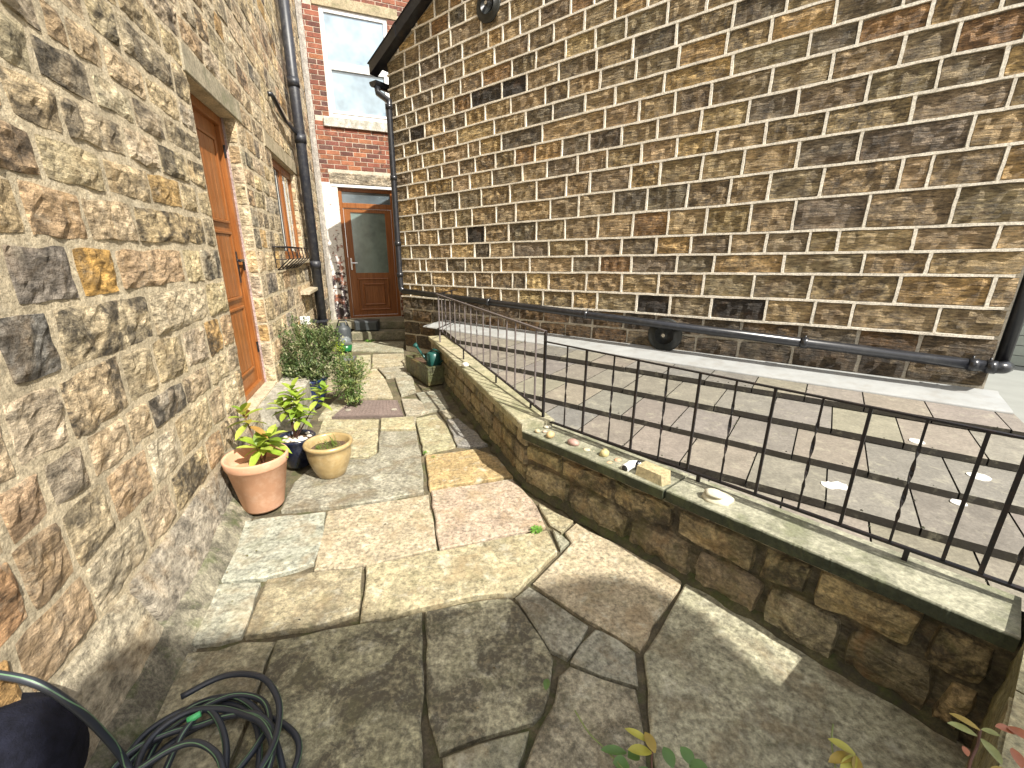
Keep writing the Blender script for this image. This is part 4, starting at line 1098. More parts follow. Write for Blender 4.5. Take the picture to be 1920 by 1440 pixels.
# ================================================================== RAILING
pc = G(1018, 787, .42)
rb_far = G(1762, 1052, .5)
RB = Frame(pc.xy, math.degrees(math.atan2(rb_far.x-pc.x, rb_far.y-pc.y)))
ra_far = G(821, 616, .6)
RA = Frame(ra_far.xy, math.degrees(math.atan2(pc.x-ra_far.x, pc.y-ra_far.y)))
for f_ in (RA, RB):
    if f_.n.dot(CAM-f_.p) < 0: f_.n = -f_.n
rail = thing('iron_railing', 'black wrought iron railing with twisted bars along the low garden wall', 'railing', RB(.5, 0))
LA = (Vector((pc.x, pc.y, 0))-RA.p).length; LB = 2.35
ta = lambda u: 1.03; ba = lambda u: .60+(.475-.60)*u/LA
tb = lambda u: .965+.012*u; bb = lambda u: .425+.04*u
def bar(fr, u, z0, z1, w, mt, name='bar', n=0.0):
    m = MB(); m.box(fr, u-w/2, u+w/2, z0, z1, n-w/2, n+w/2); m.build(name, mt, rail)
def twist(fr, u, z0, z1, mt, w=.012, t=.004):
    m = MB(); K = 26; vs = []
    for i in range(K+1):
        q = i/K; z = z0+(z1-z0)*q
        a = 0 if q < .2 else (math.pi*3*(min(q, .8)-.2)/.6)
        ww = w if .2 < q < .8 else w*.62; tt = t if .2 < q < .8 else w*.45
        for x, y in ((-ww/2, -tt/2), (ww/2, -tt/2), (ww/2, tt/2), (-ww/2, tt/2)):
            vs.append(fr(u+x*math.cos(a)-y*math.sin(a), z, x*math.sin(a)+y*math.cos(a)))
    fs = [(i*4+j, i*4+(j+1) % 4, (i+1)*4+(j+1) % 4, (i+1)*4+j) for i in range(K) for j in range(4)]
    m.add(vs, fs); m.build('twisted_bar', mt, rail)
def flat_rail(fr, u0, u1, zf, w, h, mt, name):
    m = MB(); m.prism([fr(u0, zf(u0)+a, b) for a, b in ((-h/2, -w/2), (-h/2, w/2), (h/2, w/2), (h/2, -w/2))], [fr(u1, zf(u1)+a, b) for a, b in ((-h/2, -w/2), (-h/2, w/2), (h/2, w/2), (h/2, -w/2))])
    m.build(name, mt, rail)
flat_rail(RA, 0, LA, ta, .022, .012, M_IRONF, 'top_rail'); flat_rail(RA, 0, LA, ba, .018, .010, M_IRON, 'bottom_rail')
flat_rail(RB, 0, LB, tb, .016, .007, M_IRON, 'top_rail'); flat_rail(RB, 0, LB, bb, .020, .009, M_IRON, 'bottom_rail')
for i, x in enumerate((823, 829, 836, 844, 853, 862, 872, 883, 894, 906, 919, 934, 950, 966, 984, 1004)):
    u = RA.u_of_px(x, lambda q: .8) if False else None
    lo, hi = 0, LA
    for _ in range(40):
        mid = (lo+hi)/2
        if project(RA(mid, .8))[0] < x: lo = mid
        else: hi = mid
    if i in (0,): bar(RA, lo, .44, ta(lo), .016, M_IRONF, 'post')
    elif i % 3 == 2: twist(RA, lo, ba(lo), ta(lo), M_IRONF)
    else: bar(RA, lo, ba(lo), ta(lo), .010, M_IRONF)
bar(RB, .0, .40, 1.035, .015, M_IRON, 'post')
for (x, y, kind) in ((1057, 810, 't'), (1096, 735, 'b'), (1142, 800, 't'), (1190, 755, 'b'), (1244, 770, 't'), (1301, 790, 'b'), (1366, 810, 't'), (1438, 815, 'b'), (1517, 865, 't'), (1605, 872, 'b'), (1703, 905, 't'), (1811, 930, 'b'), (1950, 960, 't')):
    u = RB.on(x, y)[0]
    if kind == 'b': bar(RB, u, bb(u), tb(u), .011, M_IRON)
    else: twist(RB, u, bb(u), tb(u), M_IRON, .013, .004)
for u in (2.05, 2.3): bar(RB, u, bb(u), tb(u), .013, M_IRON)
for x, y in ((1308, 905),): 
    u = RB.on(x, y)[0]; bar(RB, u, .38, bb(u), .016, M_IRON, 'leg')
for u in (RB.on(1700, 1035)[0],): bar(RB, u, .40, bb(u), .016, M_IRON, 'leg')
for x in (869, 930, 995):
    lo, hi = 0, LA
    for _ in range(40):
        mid = (lo+hi)/2
        if project(RA(mid, .5))[0] < x: lo = mid
        else: hi = mid
    bar(RA, lo, .43, ba(lo), .012, M_IRON, 'leg')
# short return to the gable wall
tgt = RF(RF.on(859, 549)[0], 1.03, .02); a0 = RA(0, 1.03)
m = MB(); m.tube([a0, Vector((tgt.x, tgt.y, 1.03))], .008, 6); m.build('return_rail', M_IRON, rail)
m = MB(); m.tube([RA(0, .6), Vector((tgt.x, tgt.y, .6))], .007, 6); m.build('return_rail', M_IRON, rail)
for q in (.35, .7):
    p = a0.lerp(Vector((tgt.x, tgt.y, 1.03)), q); m = MB(); m.tube([p, Vector((p.x, p.y, .6))], .006, 6); m.build('bar', M_IRON, rail)

# ================================================================== POTS AND PLANTS
LG = [(.26, .38, .04), (.34, .46, .06), (.19, .30, .035), (.42, .50, .09), (.30, .38, .05)]
def leaf(mb, p, d, up, L, w, tint, curl=.25, K=5):
    d = Vector(d).normalized(); up = Vector(up); sd_ = d.cross(up)
    if sd_.length < 1e-3: sd_ = d.cross(Vector((1, 0, 0)))
    sd_.normalize(); nn = sd_.cross(d).normalized(); vs = []
    for i in range(K+1):
        t = i/K; c = Vector(p)+d*(L*t)-nn*(curl*L*t*t); ww = w*math.sin(math.pi*min(1, t*.93+.035))**.8/2 if i < K else 0
        vs += [c-sd_*ww+nn*ww*.35, c, c+sd_*ww+nn*ww*.35]
    fs = []
    for i in range(K):
        k = i*3; fs += [(k, k+1, k+4, k+3), (k+1, k+2, k+5, k+4)]
    mb.add(vs, fs, (*tint, 1))
def pot(name, label, c, prof, mt, soil, sm, group=None, seg=40):
    t = thing(name, label, 'pot', c, group)
    m = MB(); m.lathe(c, prof, seg); m.build('pot_body', mt, t, smooth=True)
    m = MB(); K = 24; z = soil[1]
    vs = [Vector(c)+Vector((0, 0, z))]
    for rr_ in (.5, 1):
        vs += [Vector(c)+Vector((soil[0]*rr_*math.cos(2*math.pi*k/K), soil[0]*rr_*math.sin(2*math.pi*k/K), z+.008*noise.noise(Vector((k, rr_*5, c[0]*9))))) for k in range(K)]
    m.add(vs, [(0, 1+k, 1+(k+1) % K) for k in range(K)]+[(1+k, 1+K+k, 1+K+(k+1) % K, 1+(k+1) % K) for k in range(K)]); m.build('soil', sm, t)
    return t
def seat(px_base, z=0): g_ = G(*px_base, z); return g_
# terracotta pot: its visible foot front is at (492,972)
ct = Vector((-1.53, 2.30, .004))
pot('terracotta_pot', 'large plain terracotta flower pot with pale dry compost, nearest the left wall foot', ct,
    [(.0, .0), (.105, .0), (.112, .012), (.160, .283), (.166, .287), (.170, .30), (.176, .338), (.172, .346), (.163, .346), (.157, .335), (.148, .26), (.14, .235), (.0, .235)], M_TERRA, (.146, .255), M_SOILPALE)
cb = Vector((-1.275, 2.70, .004))
pot('glazed_pot', 'squat beige glazed pot with a rolled rim, right of the terracotta pot', cb,
    [(.0, .0), (.088, .0), (.096, .008), (.118, .06), (.140, .13), (.147, .18), (.146, .215), (.158, .225), (.163, .238), (.157, .25), (.142, .252), (.133, .24), (.130, .2), (.12, .17), (0, .17)], M_BEIGE, (.128, .195), M_SOIL)
cn_ = G(556, 885); cn_ = Vector((cn_.x-.03, cn_.y+.12, .004))
pot('navy_pot', 'small navy pot with stones in it, between the terracotta and beige pots', cn_,
    [(.0, .0), (.08, .0), (.09, .01), (.118, .16), (.122, .195), (.13, .205), (.13, .22), (.12, .225), (.11, .215), (.105, .18), (0, .18)], M_NAVYG, (.108, .195), M_SOIL)
cc = G(592, 770); cc = Vector((cc.x-.13, cc.y+.12, .004))
pot('blue_pot', 'cobalt blue glazed pot topped with white pebbles, holding the shrub by the step', cc,
    [(.0, .0), (.13, .0), (.14, .01), (.19, .14), (.205, .22), (.205, .27), (.225, .285), (.228, .30), (.215, .31), (.195, .305), (.18, .29), (.178, .25), (0, .25)], M_BLUE, (.185, .28), M_SOIL)
def pebble(mb, c, r, tint, flat=.6, seg=8):
    vs = []; fs = []; ph = 5; sd_ = rnd.random()*50; rot = rnd.random()*6
    for i in range(ph+1):
        th = math.pi*i/ph
        for k in range(seg):
            a = 2*math.pi*k/seg; v = Vector((math.sin(th)*math.cos(a)*1.2, math.sin(th)*math.sin(a), math.cos(th)*flat))
            v *= r*(1+.18*noise.noise(v*1.5+Vector((sd_, 0, 0))))
            v = Vector((v.x*math.cos(rot)-v.y*math.sin(rot), v.x*math.sin(rot)+v.y*math.cos(rot), v.z)); vs.append(Vector(c)+v)
    fs = [(i*seg+k, i*seg+(k+1) % seg, (i+1)*seg+(k+1) % seg, (i+1)*seg+k) for i in range(ph) for k in range(seg)]
    mb.add(vs, fs, (*tint, 1))
for (c0, R0, zz_, n_) in ((cc, .17, .29, 70), (cn_, .10, .205, 24)):
    m = MB()
    for _ in range(n_):
        a = rnd.random()*6.283; q = R0*math.sqrt(rnd.random()); pebble(m, (c0.x+q*math.cos(a), c0.y+q*math.sin(a), zz_+rnd.uniform(-.005, .012)), rnd.uniform(.013, .023), rnd.choice([(.62, .58, .5), (.7, .67, .6), (.5, .42, .32), (.42, .38, .33)]))
    o = m.build('pebble_mulch', M_PEB, smooth=True, kind='stuff'); tag(o, 'pale pebbles heaped on the soil of the '+('cobalt blue pot' if R0 > .15 else 'small navy pot'), 'pebbles')
# leafy seedlings: named leaves as parts
def seedling(name, label, base, heads, lean=0):
    t = thing(name, label, 'plant', base)
    for (dx, dy, h, nl, L, tints) in heads:
        b0 = Vector(base); tip = b0+Vector((dx, dy, h)); mid = b0.lerp(tip, .5)+Vector((rnd.uniform(-.02, .02), rnd.uniform(-.02, .02), .01))
        m = MB(); m.tube([b0-Vector((0, 0, .02)), mid, tip], [.005, .004, .003], 6); m.build('stem', M_STEM, t, smooth=True)
        for k in range(nl):
            a = k*2.4+rnd.uniform(-.3, .3); q = k/nl; e = .95-1.05*(1-q) if k > nl*.3 else -.15
            p = mid.lerp(tip, .35+.65*q); d = Vector((math.cos(a)*math.cos(e), math.sin(a)*math.cos(e), math.sin(e)))
            m = MB(); leaf(m, p, d, (0, 0, 1), L*rnd.uniform(.75, 1.15)*(1-.3*q), L*.34, rnd.choice(tints), rnd.uniform(.05, .4)); m.build('leaf', M_LEAF, t, smooth=True)
RG = LG+[(.36, .30, .06), (.38, .22, .06)]
seedling('leafy_seedling', 'bright green leafy seedling rooted in the terracotta pot', ct+Vector((.02, .02, .27)), [(-.01, .0, .12, 15, .155, LG), (.03, .06, .16, 12, .14, LG), (-.12, .08, .32, 14, .13, RG)])
seedling('camellia_seedling', 'bushy light green seedling with dark curved stem, behind the terracotta pot', cn_+Vector((-.01, 0, .21)), [(-.10, .05, .24, 15, .13, LG), (.02, .06, .30, 18, .135, LG), (.19, .16, .33, 16, .13, LG), (.04, .02, .17, 16, .12, LG), (-.02, .1, .36, 12, .12, LG)])
def shrub(name, label, base, blobs, nleaf, L, tints, mt=M_STEM, cat='shrub', flowers=0):
    t = thing(name, label, cat, base); m = MB(); st_ = MB()
    for (cx_, cy_, cz_, r, wgt) in blobs:
        C0 = Vector(base)+Vector((cx_, cy_, cz_))
        for _ in range(int(nleaf*wgt/6)):
            v = Vector((rnd.gauss(0, 1), rnd.gauss(0, 1), rnd.gauss(0, .9))).normalized()*r*abs(rnd.gauss(.85, .28))
            tip = C0+v; org = Vector(base)+Vector((cx_*.2, cy_*.2, 0)); dirn = (tip-org).normalized()
            if rnd.random() < .16: st_.tube([C0.lerp(org, .3), tip], [.0022, .0010], 3, caps=False)
            tt = rnd.choice(tints)
            for k in range(6):
                a = rnd.random()*6.283; d = (dirn*.7+Vector((math.cos(a), math.sin(a), rnd.uniform(-.3, .7)))*.8)
                k_ = rnd.uniform(.8, 1.2); leaf(m, tip-dirn*rnd.uniform(0, L*1.8), d, (0, 0, 1), L*rnd.uniform(.7, 1.2), L*.38, (tt[0]*k_, tt[1]*k_, tt[2]*k_), .2, 2)
    for (cx_, cy_, cz_, r, wgt) in blobs: st_.tube([Vector(base), Vector(base)+Vector((cx_*.5, cy_*.5, cz_*.4)), Vector(base)+Vector((cx_, cy_, cz_))], [.008, .006, .003], 5)
    m.build('foliage', M_LEAF, t, kind='stuff'); st_.build('branches', M_STEMG, t)
    return t
sb = cc+Vector((.07, 0, .27))
DG = [(.08, .13, .045), (.12, .18, .06), (.17, .23, .08), (.24, .29, .12), (.40, .40, .24), (.09, .15, .05)]
shrub('evergreen_shrub', 'small variegated evergreen shrub growing in the cobalt blue pot', sb, [(-.22, .0, .16, .19, 1.0), (.0, .1, .32, .20, 1.1), (.1, .05, .16, .18, .9), (-.12, .12, .45, .16, .7), (.16, .12, .44, .13, .5), (-.26, -.02, -.02, .14, .7), (-.34, .08, .12, .15, .6), (.0, -.08, .10, .15, .8)], 1700, .034, DG)
shrub('trailing_shrub', 'loose fine-leaved green shrub spilling onto the lane right of the blue pot', cc+Vector((.42, .06, .22)), [(.0, -.02, .0, .15, .9), (.06, .1, .12, .13, .6), (-.03, .0, .20, .13, .6), (.05, -.05, -.12, .10, .4)], 1500, .032, [(.09, .16, .04), (.14, .22, .06), (.2, .27, .09), (.28, .30, .10)])
g_ = G(632, 672)
shrub('lime_plant', 'small lime green leafy plant at the foot of the black downpipe', (g_.x-.05, g_.y+.25, .0), [(0, 0, .14, .14, 1)], 220, .045, [(.35, .45, .04), (.28, .40, .03)], M_STEMG, 'plant')
g_ = G(650, 630); 
shrub('fern_clump', 'dark green fern clump beside the far corner water butt', (g_.x-.45, g_.y+.1, .0), [(0, 0, .25, .16, 1)], 160, .05, [(.05, .13, .02), (.08, .17, .03)], M_STEMG, 'plant')
# tuft of weeds in the beige pot
t = thing('weed_tuft', 'sparse green weed tuft in the squat beige glazed pot', 'weed', cb+Vector((0, 0, .19)))
m = MB()
for _ in range(160):
    a = rnd.random()*6.28; q = .085*math.sqrt(rnd.random()); h = rnd.uniform(.015, .035) if rnd.random() < .9 else rnd.uniform(.06, .1)
    p = cb+Vector((q*math.cos(a), q*math.sin(a), .195)); leaf(m, p, (rnd.uniform(-.5, .5), rnd.uniform(-.5, .5), 1), (1, 0, 0), h, .006, rnd.choice([(.12, .2, .03), (.16, .2, .05)]), .3, 3)
m.build('grass_blades', M_LEAF, t, kind='stuff')
# weeds in the paving joints
def weed(px, py, r, n_, label):
    c = G(px, py, .008); t = thing('joint_weed', label, 'weed', c); m = MB()
    for _ in range(n_):
        a = rnd.random()*6.28; q = r*rnd.random(); leaf(m, c+Vector((q*math.cos(a)*.5, q*math.sin(a)*.5, rnd.uniform(.0, .012))), (math.cos(a), math.sin(a), rnd.uniform(.05, .6)), (0, 0, 1), r*rnd.uniform(.35, .6), r*.22, rnd.choice([(.16, .34, .05), (.12, .28, .04), (.2, .38, .07)]), .2, 3)
    m.build('leaf_rosette', M_LEAF, t, kind='stuff')
weed(1006, 995, .045, 60, 'small bright green weed rosette between the pink slabs mid patio')
weed(795, 850, .03, 26, 'tiny weed in the joint at the corner of the orange slab')
weed(812, 858, .02, 14, 'second tiny weed beside the top edge of the orange slab')
c = G(690, 640); weed(694, 640, .10, 60, 'straggly dark weed at the foot of the far steps')
m = MB(); p = G(1028, 1284, .012); leaf(m, p-Vector((.01, .02, 0)), (.2, 1, .1), (0, 0, 1), .045, .026, (.14, .24, .07), .1, 5); tag(m.build('fallen_leaf', M_LEAF), 'single oval green leaf lying over the joint by the mottled dark slab', 'leaf')

# small crumbs, husks and leaf bits blown over the paving
m = MB()
for _ in range(420):
    x, y = rnd.uniform(-2.6, 1.6), rnd.uniform(.6, 7.0)
    if rnd.random() < .6:
        u = rnd.random(); b_ = NW(u*NL, 0, rnd.uniform(.03, .25)) if rnd.random() < .5 else LF(rnd.uniform(-.8, 5), 0, rnd.uniform(.05, .3)); x, y = b_.x, b_.y
    px_, py_ = project((x, y, 0)); u = (Vector((x, y, 0))-LF.p).dot(LF.n)
    if u < .12 or (Vector((x, y, 0))-NW.p).dot(NW.n) < .02 or (Vector((x, y, 0))-FW.p).dot(FW.n) < .02: continue
    q = rnd.uniform(.003, .009); a = rnd.random()*6.28; c_, s_ = math.cos(a)*q, math.sin(a)*q
    m.add([(x+c_, y+s_, .011), (x-s_*.5, y+c_*.5, .014), (x-c_, y-s_, .011), (x+s_*.5, y-c_*.5, .013)], [(0, 1, 2), (0, 2, 3)], (*rnd.choice([(.10, .07, .03), (.16, .15, .05), (.3, .24, .13), (.05, .04, .03)]), 1))
o = m.build('leaf_litter', M_LEAF, kind='stuff'); tag(o, 'scattered brown crumbs and leaf bits on the paving slabs', 'litter')
# manhole and drain covers
def cover(P, name, label, tint, rim=.018, pattern=True):
    Q = [G(*q) for q in P]; cen = sum(Q, Vector())/4; t = thing(name, label, 'cover', (cen.x, cen.y, 0))
    bm_ = MB(); bm_.prism([Vector((p.x, p.y, -.03)) for p in Q], [Vector((p.x, p.y, .006)) for p in Q], (*[v*.8 for v in tint], .4)); bm_.build('cover_frame', M_COVER, t)
    q2 = [cen+(p-cen)*.93 for p in Q]
    bm_ = MB(); bm_.prism([Vector((p.x, p.y, .0)) for p in q2], [Vector((p.x, p.y, .010)) for p in q2], (*tint, .3)); bm_.build('cover_plate', M_COVER, t)
    if pattern:
        bm_ = MB(); q3 = [cen+(p-cen)*.88 for p in Q]
        for i in range(14):
            for j in range(12):
                f = lambda s_, t_: (q3[0].lerp(q3[1], s_)).lerp(q3[3].lerp(q3[2], s_), t_)
                s_, t_ = (i+.5)/14, (j+.5)/12; c_ = f(s_, t_); r = .009; h = .0135
                dx = (q3[1]-q3[0]).normalized(); dy = (q3[3]-q3[0]).normalized()
                vs = [c_+dx*r*a+dy*r*b for a, b in ((-1, 0), (0, -1), (1, 0), (0, 1))]
                bm_.prism([Vector((v.x, v.y, .009)) for v in vs], [Vector((v.x, v.y, h)) for v in vs], (*tint, .1))
        bm_.build('cover_studs', M_COVER, t, kind='stuff')
        for px_ in ((653, 769), (739, 768)):
            c_ = G(*px_, .012); bm_ = MB(); bm_.tube([c_, c_+Vector((0, 0, .004))], .028, 16, (.38, .35, .28, .1)); bm_.build('lifting_eye', M_COVER, t)
cover([(620, 782), (757, 780), (745, 751), (655, 752)], 'manhole_cover', 'large studded brownish iron manhole cover mid lane', (.215, .165, .145))
cover([(640, 686), (657, 687), (667, 668), (635, 668)], 'drain_cover', 'small smooth grey drain cover by the shrub further up the lane', (.17, .17, .18), pattern=False)

# far corner clutter
g_ = G(650, 650)
t = thing('water_canister', 'dark grey plastic canister standing left of the far steps', 'canister', (g_.x-.09, g_.y+.15, 0)); c = Vector((g_.x-.09, g_.y+.15, 0))
m = MB(); m.lathe(c, [(0, 0), (.12, 0), (.125, .02), (.125, .27), (.10, .32), (.05, .34), (.045, .38), (0, .385)], 24); m.build('canister_body', M_DGREY, t, smooth=True)
m = MB(); m.tube([c+Vector((-.1, 0, .3)), c+Vector((-.06, 0, .42)), c+Vector((.06, 0, .42)), c+Vector((.1, 0, .3))], .012, 8); m.build('carry_handle', M_BLACKPIPE, t, smooth=True)
g_ = G(649, 658)
m = MB(); m.lathe((g_.x, g_.y, 0), [(0, 0), (.085, 0), (.09, .015), (.10, .10), (.0, .10)], 20); jt = thing('cloche_pot', 'small green plastic pot with a clear cover, in front of the dark canister', 'pot', (g_.x, g_.y, 0)); m.build('pot_body', M_GREENP, jt, smooth=True)
m = MB(); m.lathe((g_.x, g_.y, 0), [(.098, .10), (.095, .18), (.06, .23), (0, .235)], 20); m.build('clear_cover', M_LGLASS, jt, smooth=True)
p0 = sfr(.12, .137, -.06)
m = MB(); m.box(sfr, .0, .42, .137, .33, -.30, -.06, None, .03); tag(m.build('grey_tub', M_DGREY), 'grey-black plastic tub standing on the lower far step', 'tub')
# solar light on a stake
g_ = LF(PU-.75, 0, .12); zt_ = 0
t = thing('solar_light', 'white square solar stake light in front of the left wall behind the shrub', 'light', g_)
d = ray(572, 601); s_ = math.hypot(g_.x, g_.y)/math.hypot(d.x, d.y)
u, z = LF.on(572, 601, .14)
g_ = LF(u, 0, .14)
m = MB(); m.tube([g_, g_+Vector((0, 0, z-.03))], .008, 8); o = m.build('stake', M_BLACKPIPE, t)
m = MB(); SF = Frame((g_.x, g_.y), 100); m.box(SF, -.038, .038, z-.04, z+.045, -.038, .038, None, .006); m.build('lamp_head', M_WHITE, t)
# stone trough with compost and the teal watering can
TFp = G(762, 697); TFq = G(803, 724)
TF = Frame(TFp.xy, math.degrees(math.atan2(TFq.x-TFp.x, TFq.y-TFp.y)))
if TF.n.dot(CAM-TF.p) < 0: TF.n = -TF.n
TL = (TFq-TFp).length
t = thing('stone_trough', 'mossy green stone trough standing between the gable wall corner and the garden wall', 'planter', TF(TL/2, 0, -.15))
TH = .225
m = MB()
m.box(TF, 0, TL, 0, TH, -.04, 0, (.11, .12, .05, .6), .006); m.box(TF, 0, TL, 0, TH, -.36, -.32, (.11, .12, .05, .6), .006); m.box(TF, 0, .045, 0, TH-.002, -.318, -.042, (.11, .12, .05, .6)); m.box(TF, TL-.045, TL, 0, TH-.002, -.318, -.042, (.11, .12, .05, .6))
m.build('trough_body', M_LOWST, t)
m = MB(); m.box(TF, .046, TL-.046, .02, TH-.04, -.316, -.044); m.build('soil', M_SOIL, t)
wc = TF(TL*.72, TH-.035, -.17)
t = thing('watering_can', 'small teal plastic watering can lying in the stone trough', 'watering can', wc)
m = MB(); m.lathe(wc, [(0, 0), (.085, 0), (.09, .01), (.082, .15), (.06, .165), (0, .165)], 20); m.build('can_body', M_TEAL, t, smooth=True)
q = Vector((-.7, .3, 0)).normalized(); m = MB(); m.tube([wc+q*.07+Vector((0, 0, .03)), wc+q*.15+Vector((0, 0, .10)), wc+q*.24+Vector((0, 0, .21))], [.022, .016, .014], 10); m.tube([wc+q*.23+Vector((0, 0, .20)), wc+q*.27+Vector((0, 0, .235))], [.015, .034], 12); m.build('spout', M_TEAL, t, smooth=True)
m = MB(); m.tube([wc-q*.08+Vector((0, 0, .03)), wc-q*.15+Vector((0, 0, .09)), wc-q*.12+Vector((0, 0, .18)), wc+Vector((0, 0, .2)), wc+q*.05+Vector((0, 0, .16))], .010, 8); m.build('can_handle', M_TEAL, t, smooth=True)

# wall basket below the casement window
bu0, bu1 = 2.18, 3.42; bz = 1.56
t = thing('wall_basket', 'empty black iron hay-rack wall basket hanging below the casement window', 'basket', LF((bu0+bu1)/2, bz, .1))
m = MB(); m.tube([LF(bu0, bz, .01), LF(bu0, bz, .135), LF(bu1, bz, .135), LF(bu1, bz, .01), LF(bu0, bz, .012)], .007, 6); m.build('top_rail', M_IRON, t)
m = MB(); m.tube([LF(bu0+.05, bz-.22, .02), LF(bu1-.05, bz-.22, .02)], .006, 6); m.build('bottom_rail', M_IRON, t)
K = 7
for i in range(K):
    q = i/(K-1); u = bu0+(bu1-bu0)*q; ub_ = bu0+.05+(bu1-bu0-.1)*q
    m = MB(); m.tube([LF(u, bz, .135), LF(u, bz-.11, .15), LF(u*.5+ub_*.5, bz-.17, .08), LF(ub_, bz-.22, .02)], .006, 6); m.build('basket_bar', M_IRON, t)
for uu_ in (bu0, bu1):
    m = MB(); m.tube([LF(uu_, bz-.12, .02), LF(uu_, bz-.12, .12)], .005, 6); m.tube([LF(uu_, bz, .02), LF(uu_, bz-.2, .02)], .005, 6); m.build('end_bar', M_IRON, t)

# pebbles and oddments on the coping
def peb(px, py, r, tint, label, z=.405, flat=.7, name='pebble'):
    u, _ = 0, 0; c = G(px, py, z+r*flat*.9); m = MB(); pebble(m, c, r, tint, flat, 14); o = m.build(name, M_PEB, smooth=True); tag(o, label, 'stone')
    o['group'] = 'stones set out on the garden wall coping'
cz_ = lambda u: .40+.06*u/NL
peb(1008, 808, .018, (.5, .42, .27), 'small tan pebble, first in the row from the wall corner', .402)
peb(1021, 809, .015, (.48, .38, .28), 'small pinkish pebble touching the round tan one on the coping', .402, .5)
peb(1032, 815, .027, (.46, .34, .17), 'round amber pebble near the bend in the coping', .403, .85)
peb(1075, 829, .033, (.36, .23, .19), 'dusky red flattened cobble on the coping', .404, .65)
peb(1100, 843, .020, (.5, .44, .3), 'cream flat pebble right of the red cobble', .405, .45)
peb(1114, 847, .012, (.52, .46, .33), 'tiny cream pebble beside the flat cream one', .405, .45)
peb(1133, 850, .026, (.45, .38, .18), 'yellow upright egg-shaped pebble on the coping', .407, .95)
peb(1143, 868, .016, (.5, .33, .19), 'orange-brown broken shell piece on the coping edge', .408, .5)
peb(1158, 863, .019, (.5, .29, .18), 'small salmon pebble against the white pipe fitting', .408, .6)
peb(1346, 934, .060, (.50, .47, .35), 'large flat pale round stone on the coping right of the stone block', .418, .38)
peb(1340, 925, .038, (.56, .53, .42), 'smaller pale disc stone lying on top of the large flat one', .455, .3)
peb(865, 632, .045, (.6, .57, .48), 'pale rounded lump at the far end of the wall coping', .44, .6)
peb(872, 684, .035, (.62, .60, .52), 'white pebble on the far coping beside a railing leg', .44, .7)
peb(1026, 800, .022, (.45, .42, .33), 'rough grey stone chip behind the first tan pebble', .402, .4)
# broken stone block
u0b, _ = NW.on(1190, 885); u1b, _ = NW.on(1262, 905)
m = MB(); zc = cz_(u0b)+.001; L_ = .155
BK = Frame(NW(u0b, 0, -.035).xy, math.degrees(math.atan2(NW.d.x, NW.d.y))-4)
if BK.n.dot(NW.n) < 0: BK.n = -BK.n
m.prism([BK(u, zc+.004*i, n) for i, (u, n) in enumerate(((0, .03), (L_, .05), (L_+.02, 0), (L_-.01, -.05), (.01, -.05)))], [BK(u, zc+h, n) for u, n, h in ((0, .02, .05), (L_-.02, .03, .048), (L_+.01, -.005, .042), (L_-.01, -.05, .05), (.01, -.05, .055))], (.42, .35, .20, .25))
tag(m.build('stone_block', M_COPE), 'broken sandstone block lying on the coping beside the white pipe fitting', 'stone')
# white and black pipe fitting ornament
uf, _ = NW.on(1178, 872, 0); cf = G(1176, 876, .435)
t = thing('pipe_fitting', 'white and black toy-like pipe fitting lying on the coping against the stone block', 'ornament', (cf.x, cf.y, .405))
m = MB(); m.tube([cf+NW.n*.02, cf, cf-NW.n*.03+Vector((0, 0, .004)), cf-NW.n*.05-NW.d*.0+NW.d*.03+Vector((0, 0, .012)), cf-NW.n*.055+NW.d*.07+Vector((0, 0, .0))], [.024, .022, .024, .021, .012], 12); m.build('fitting_body', M_WHITE, t, smooth=True)
m = MB(); m.tube([cf+NW.n*.0205, cf+NW.n*.024], .017, 12); m.tube([cf-NW.n*.048+NW.d*.025+Vector((0, 0, .011)), cf-NW.n*.05+NW.d*.04+Vector((0, 0, .009))], .0235, 12); m.build('black_ring', M_BLACKPIPE, t, smooth=True)

# ================================================================== HOSE, BAG, ROSE SHOOTS (foreground)
def smooth_path(P, k=8):
    out = []; n = len(P)
    for i in range(n-1):
        p0, p1, p2, p3 = P[max(i-1, 0)], P[i], P[i+1], P[min(i+2, n-1)]
        for j in range(k):
            t = j/k; out.append(.5*((2*p1)+(p2-p0)*t+(2*p0-5*p1+4*p2-p3)*t*t+(3*p1-p0-3*p2+p3)*t*t*t))
    out.append(P[-1]); return out
hose = thing('garden_hose', 'coiled dark grey garden hose with thin green stripe lying in the lower left corner', 'hose', G(380, 1400))
ctr = G(372, 1440); P = [G(-30, 1262, .52), G(60, 1278, .48), G(130, 1318, .40), G(190, 1372, .26), G(235, 1430, .12), G(265, 1500, .03)]
P = [Vector(p) for p in P]
a0 = 3.6
for i in range(0, 74):
    a = a0+i*.5; r = .17+.035*math.sin(i*.37)+.02*math.sin(i*1.13+2); z = .012+.0011*i+.006*math.sin(i*1.7)
    off = Vector((.03*math.sin(i*.21), .03*math.cos(i*.17), 0)); P.append(Vector((ctr.x+.02, ctr.y-.02, 0))+off+Vector((r*math.cos(a)*1.15, r*math.sin(a), max(.012, z))))
path = smooth_path(P, 5)
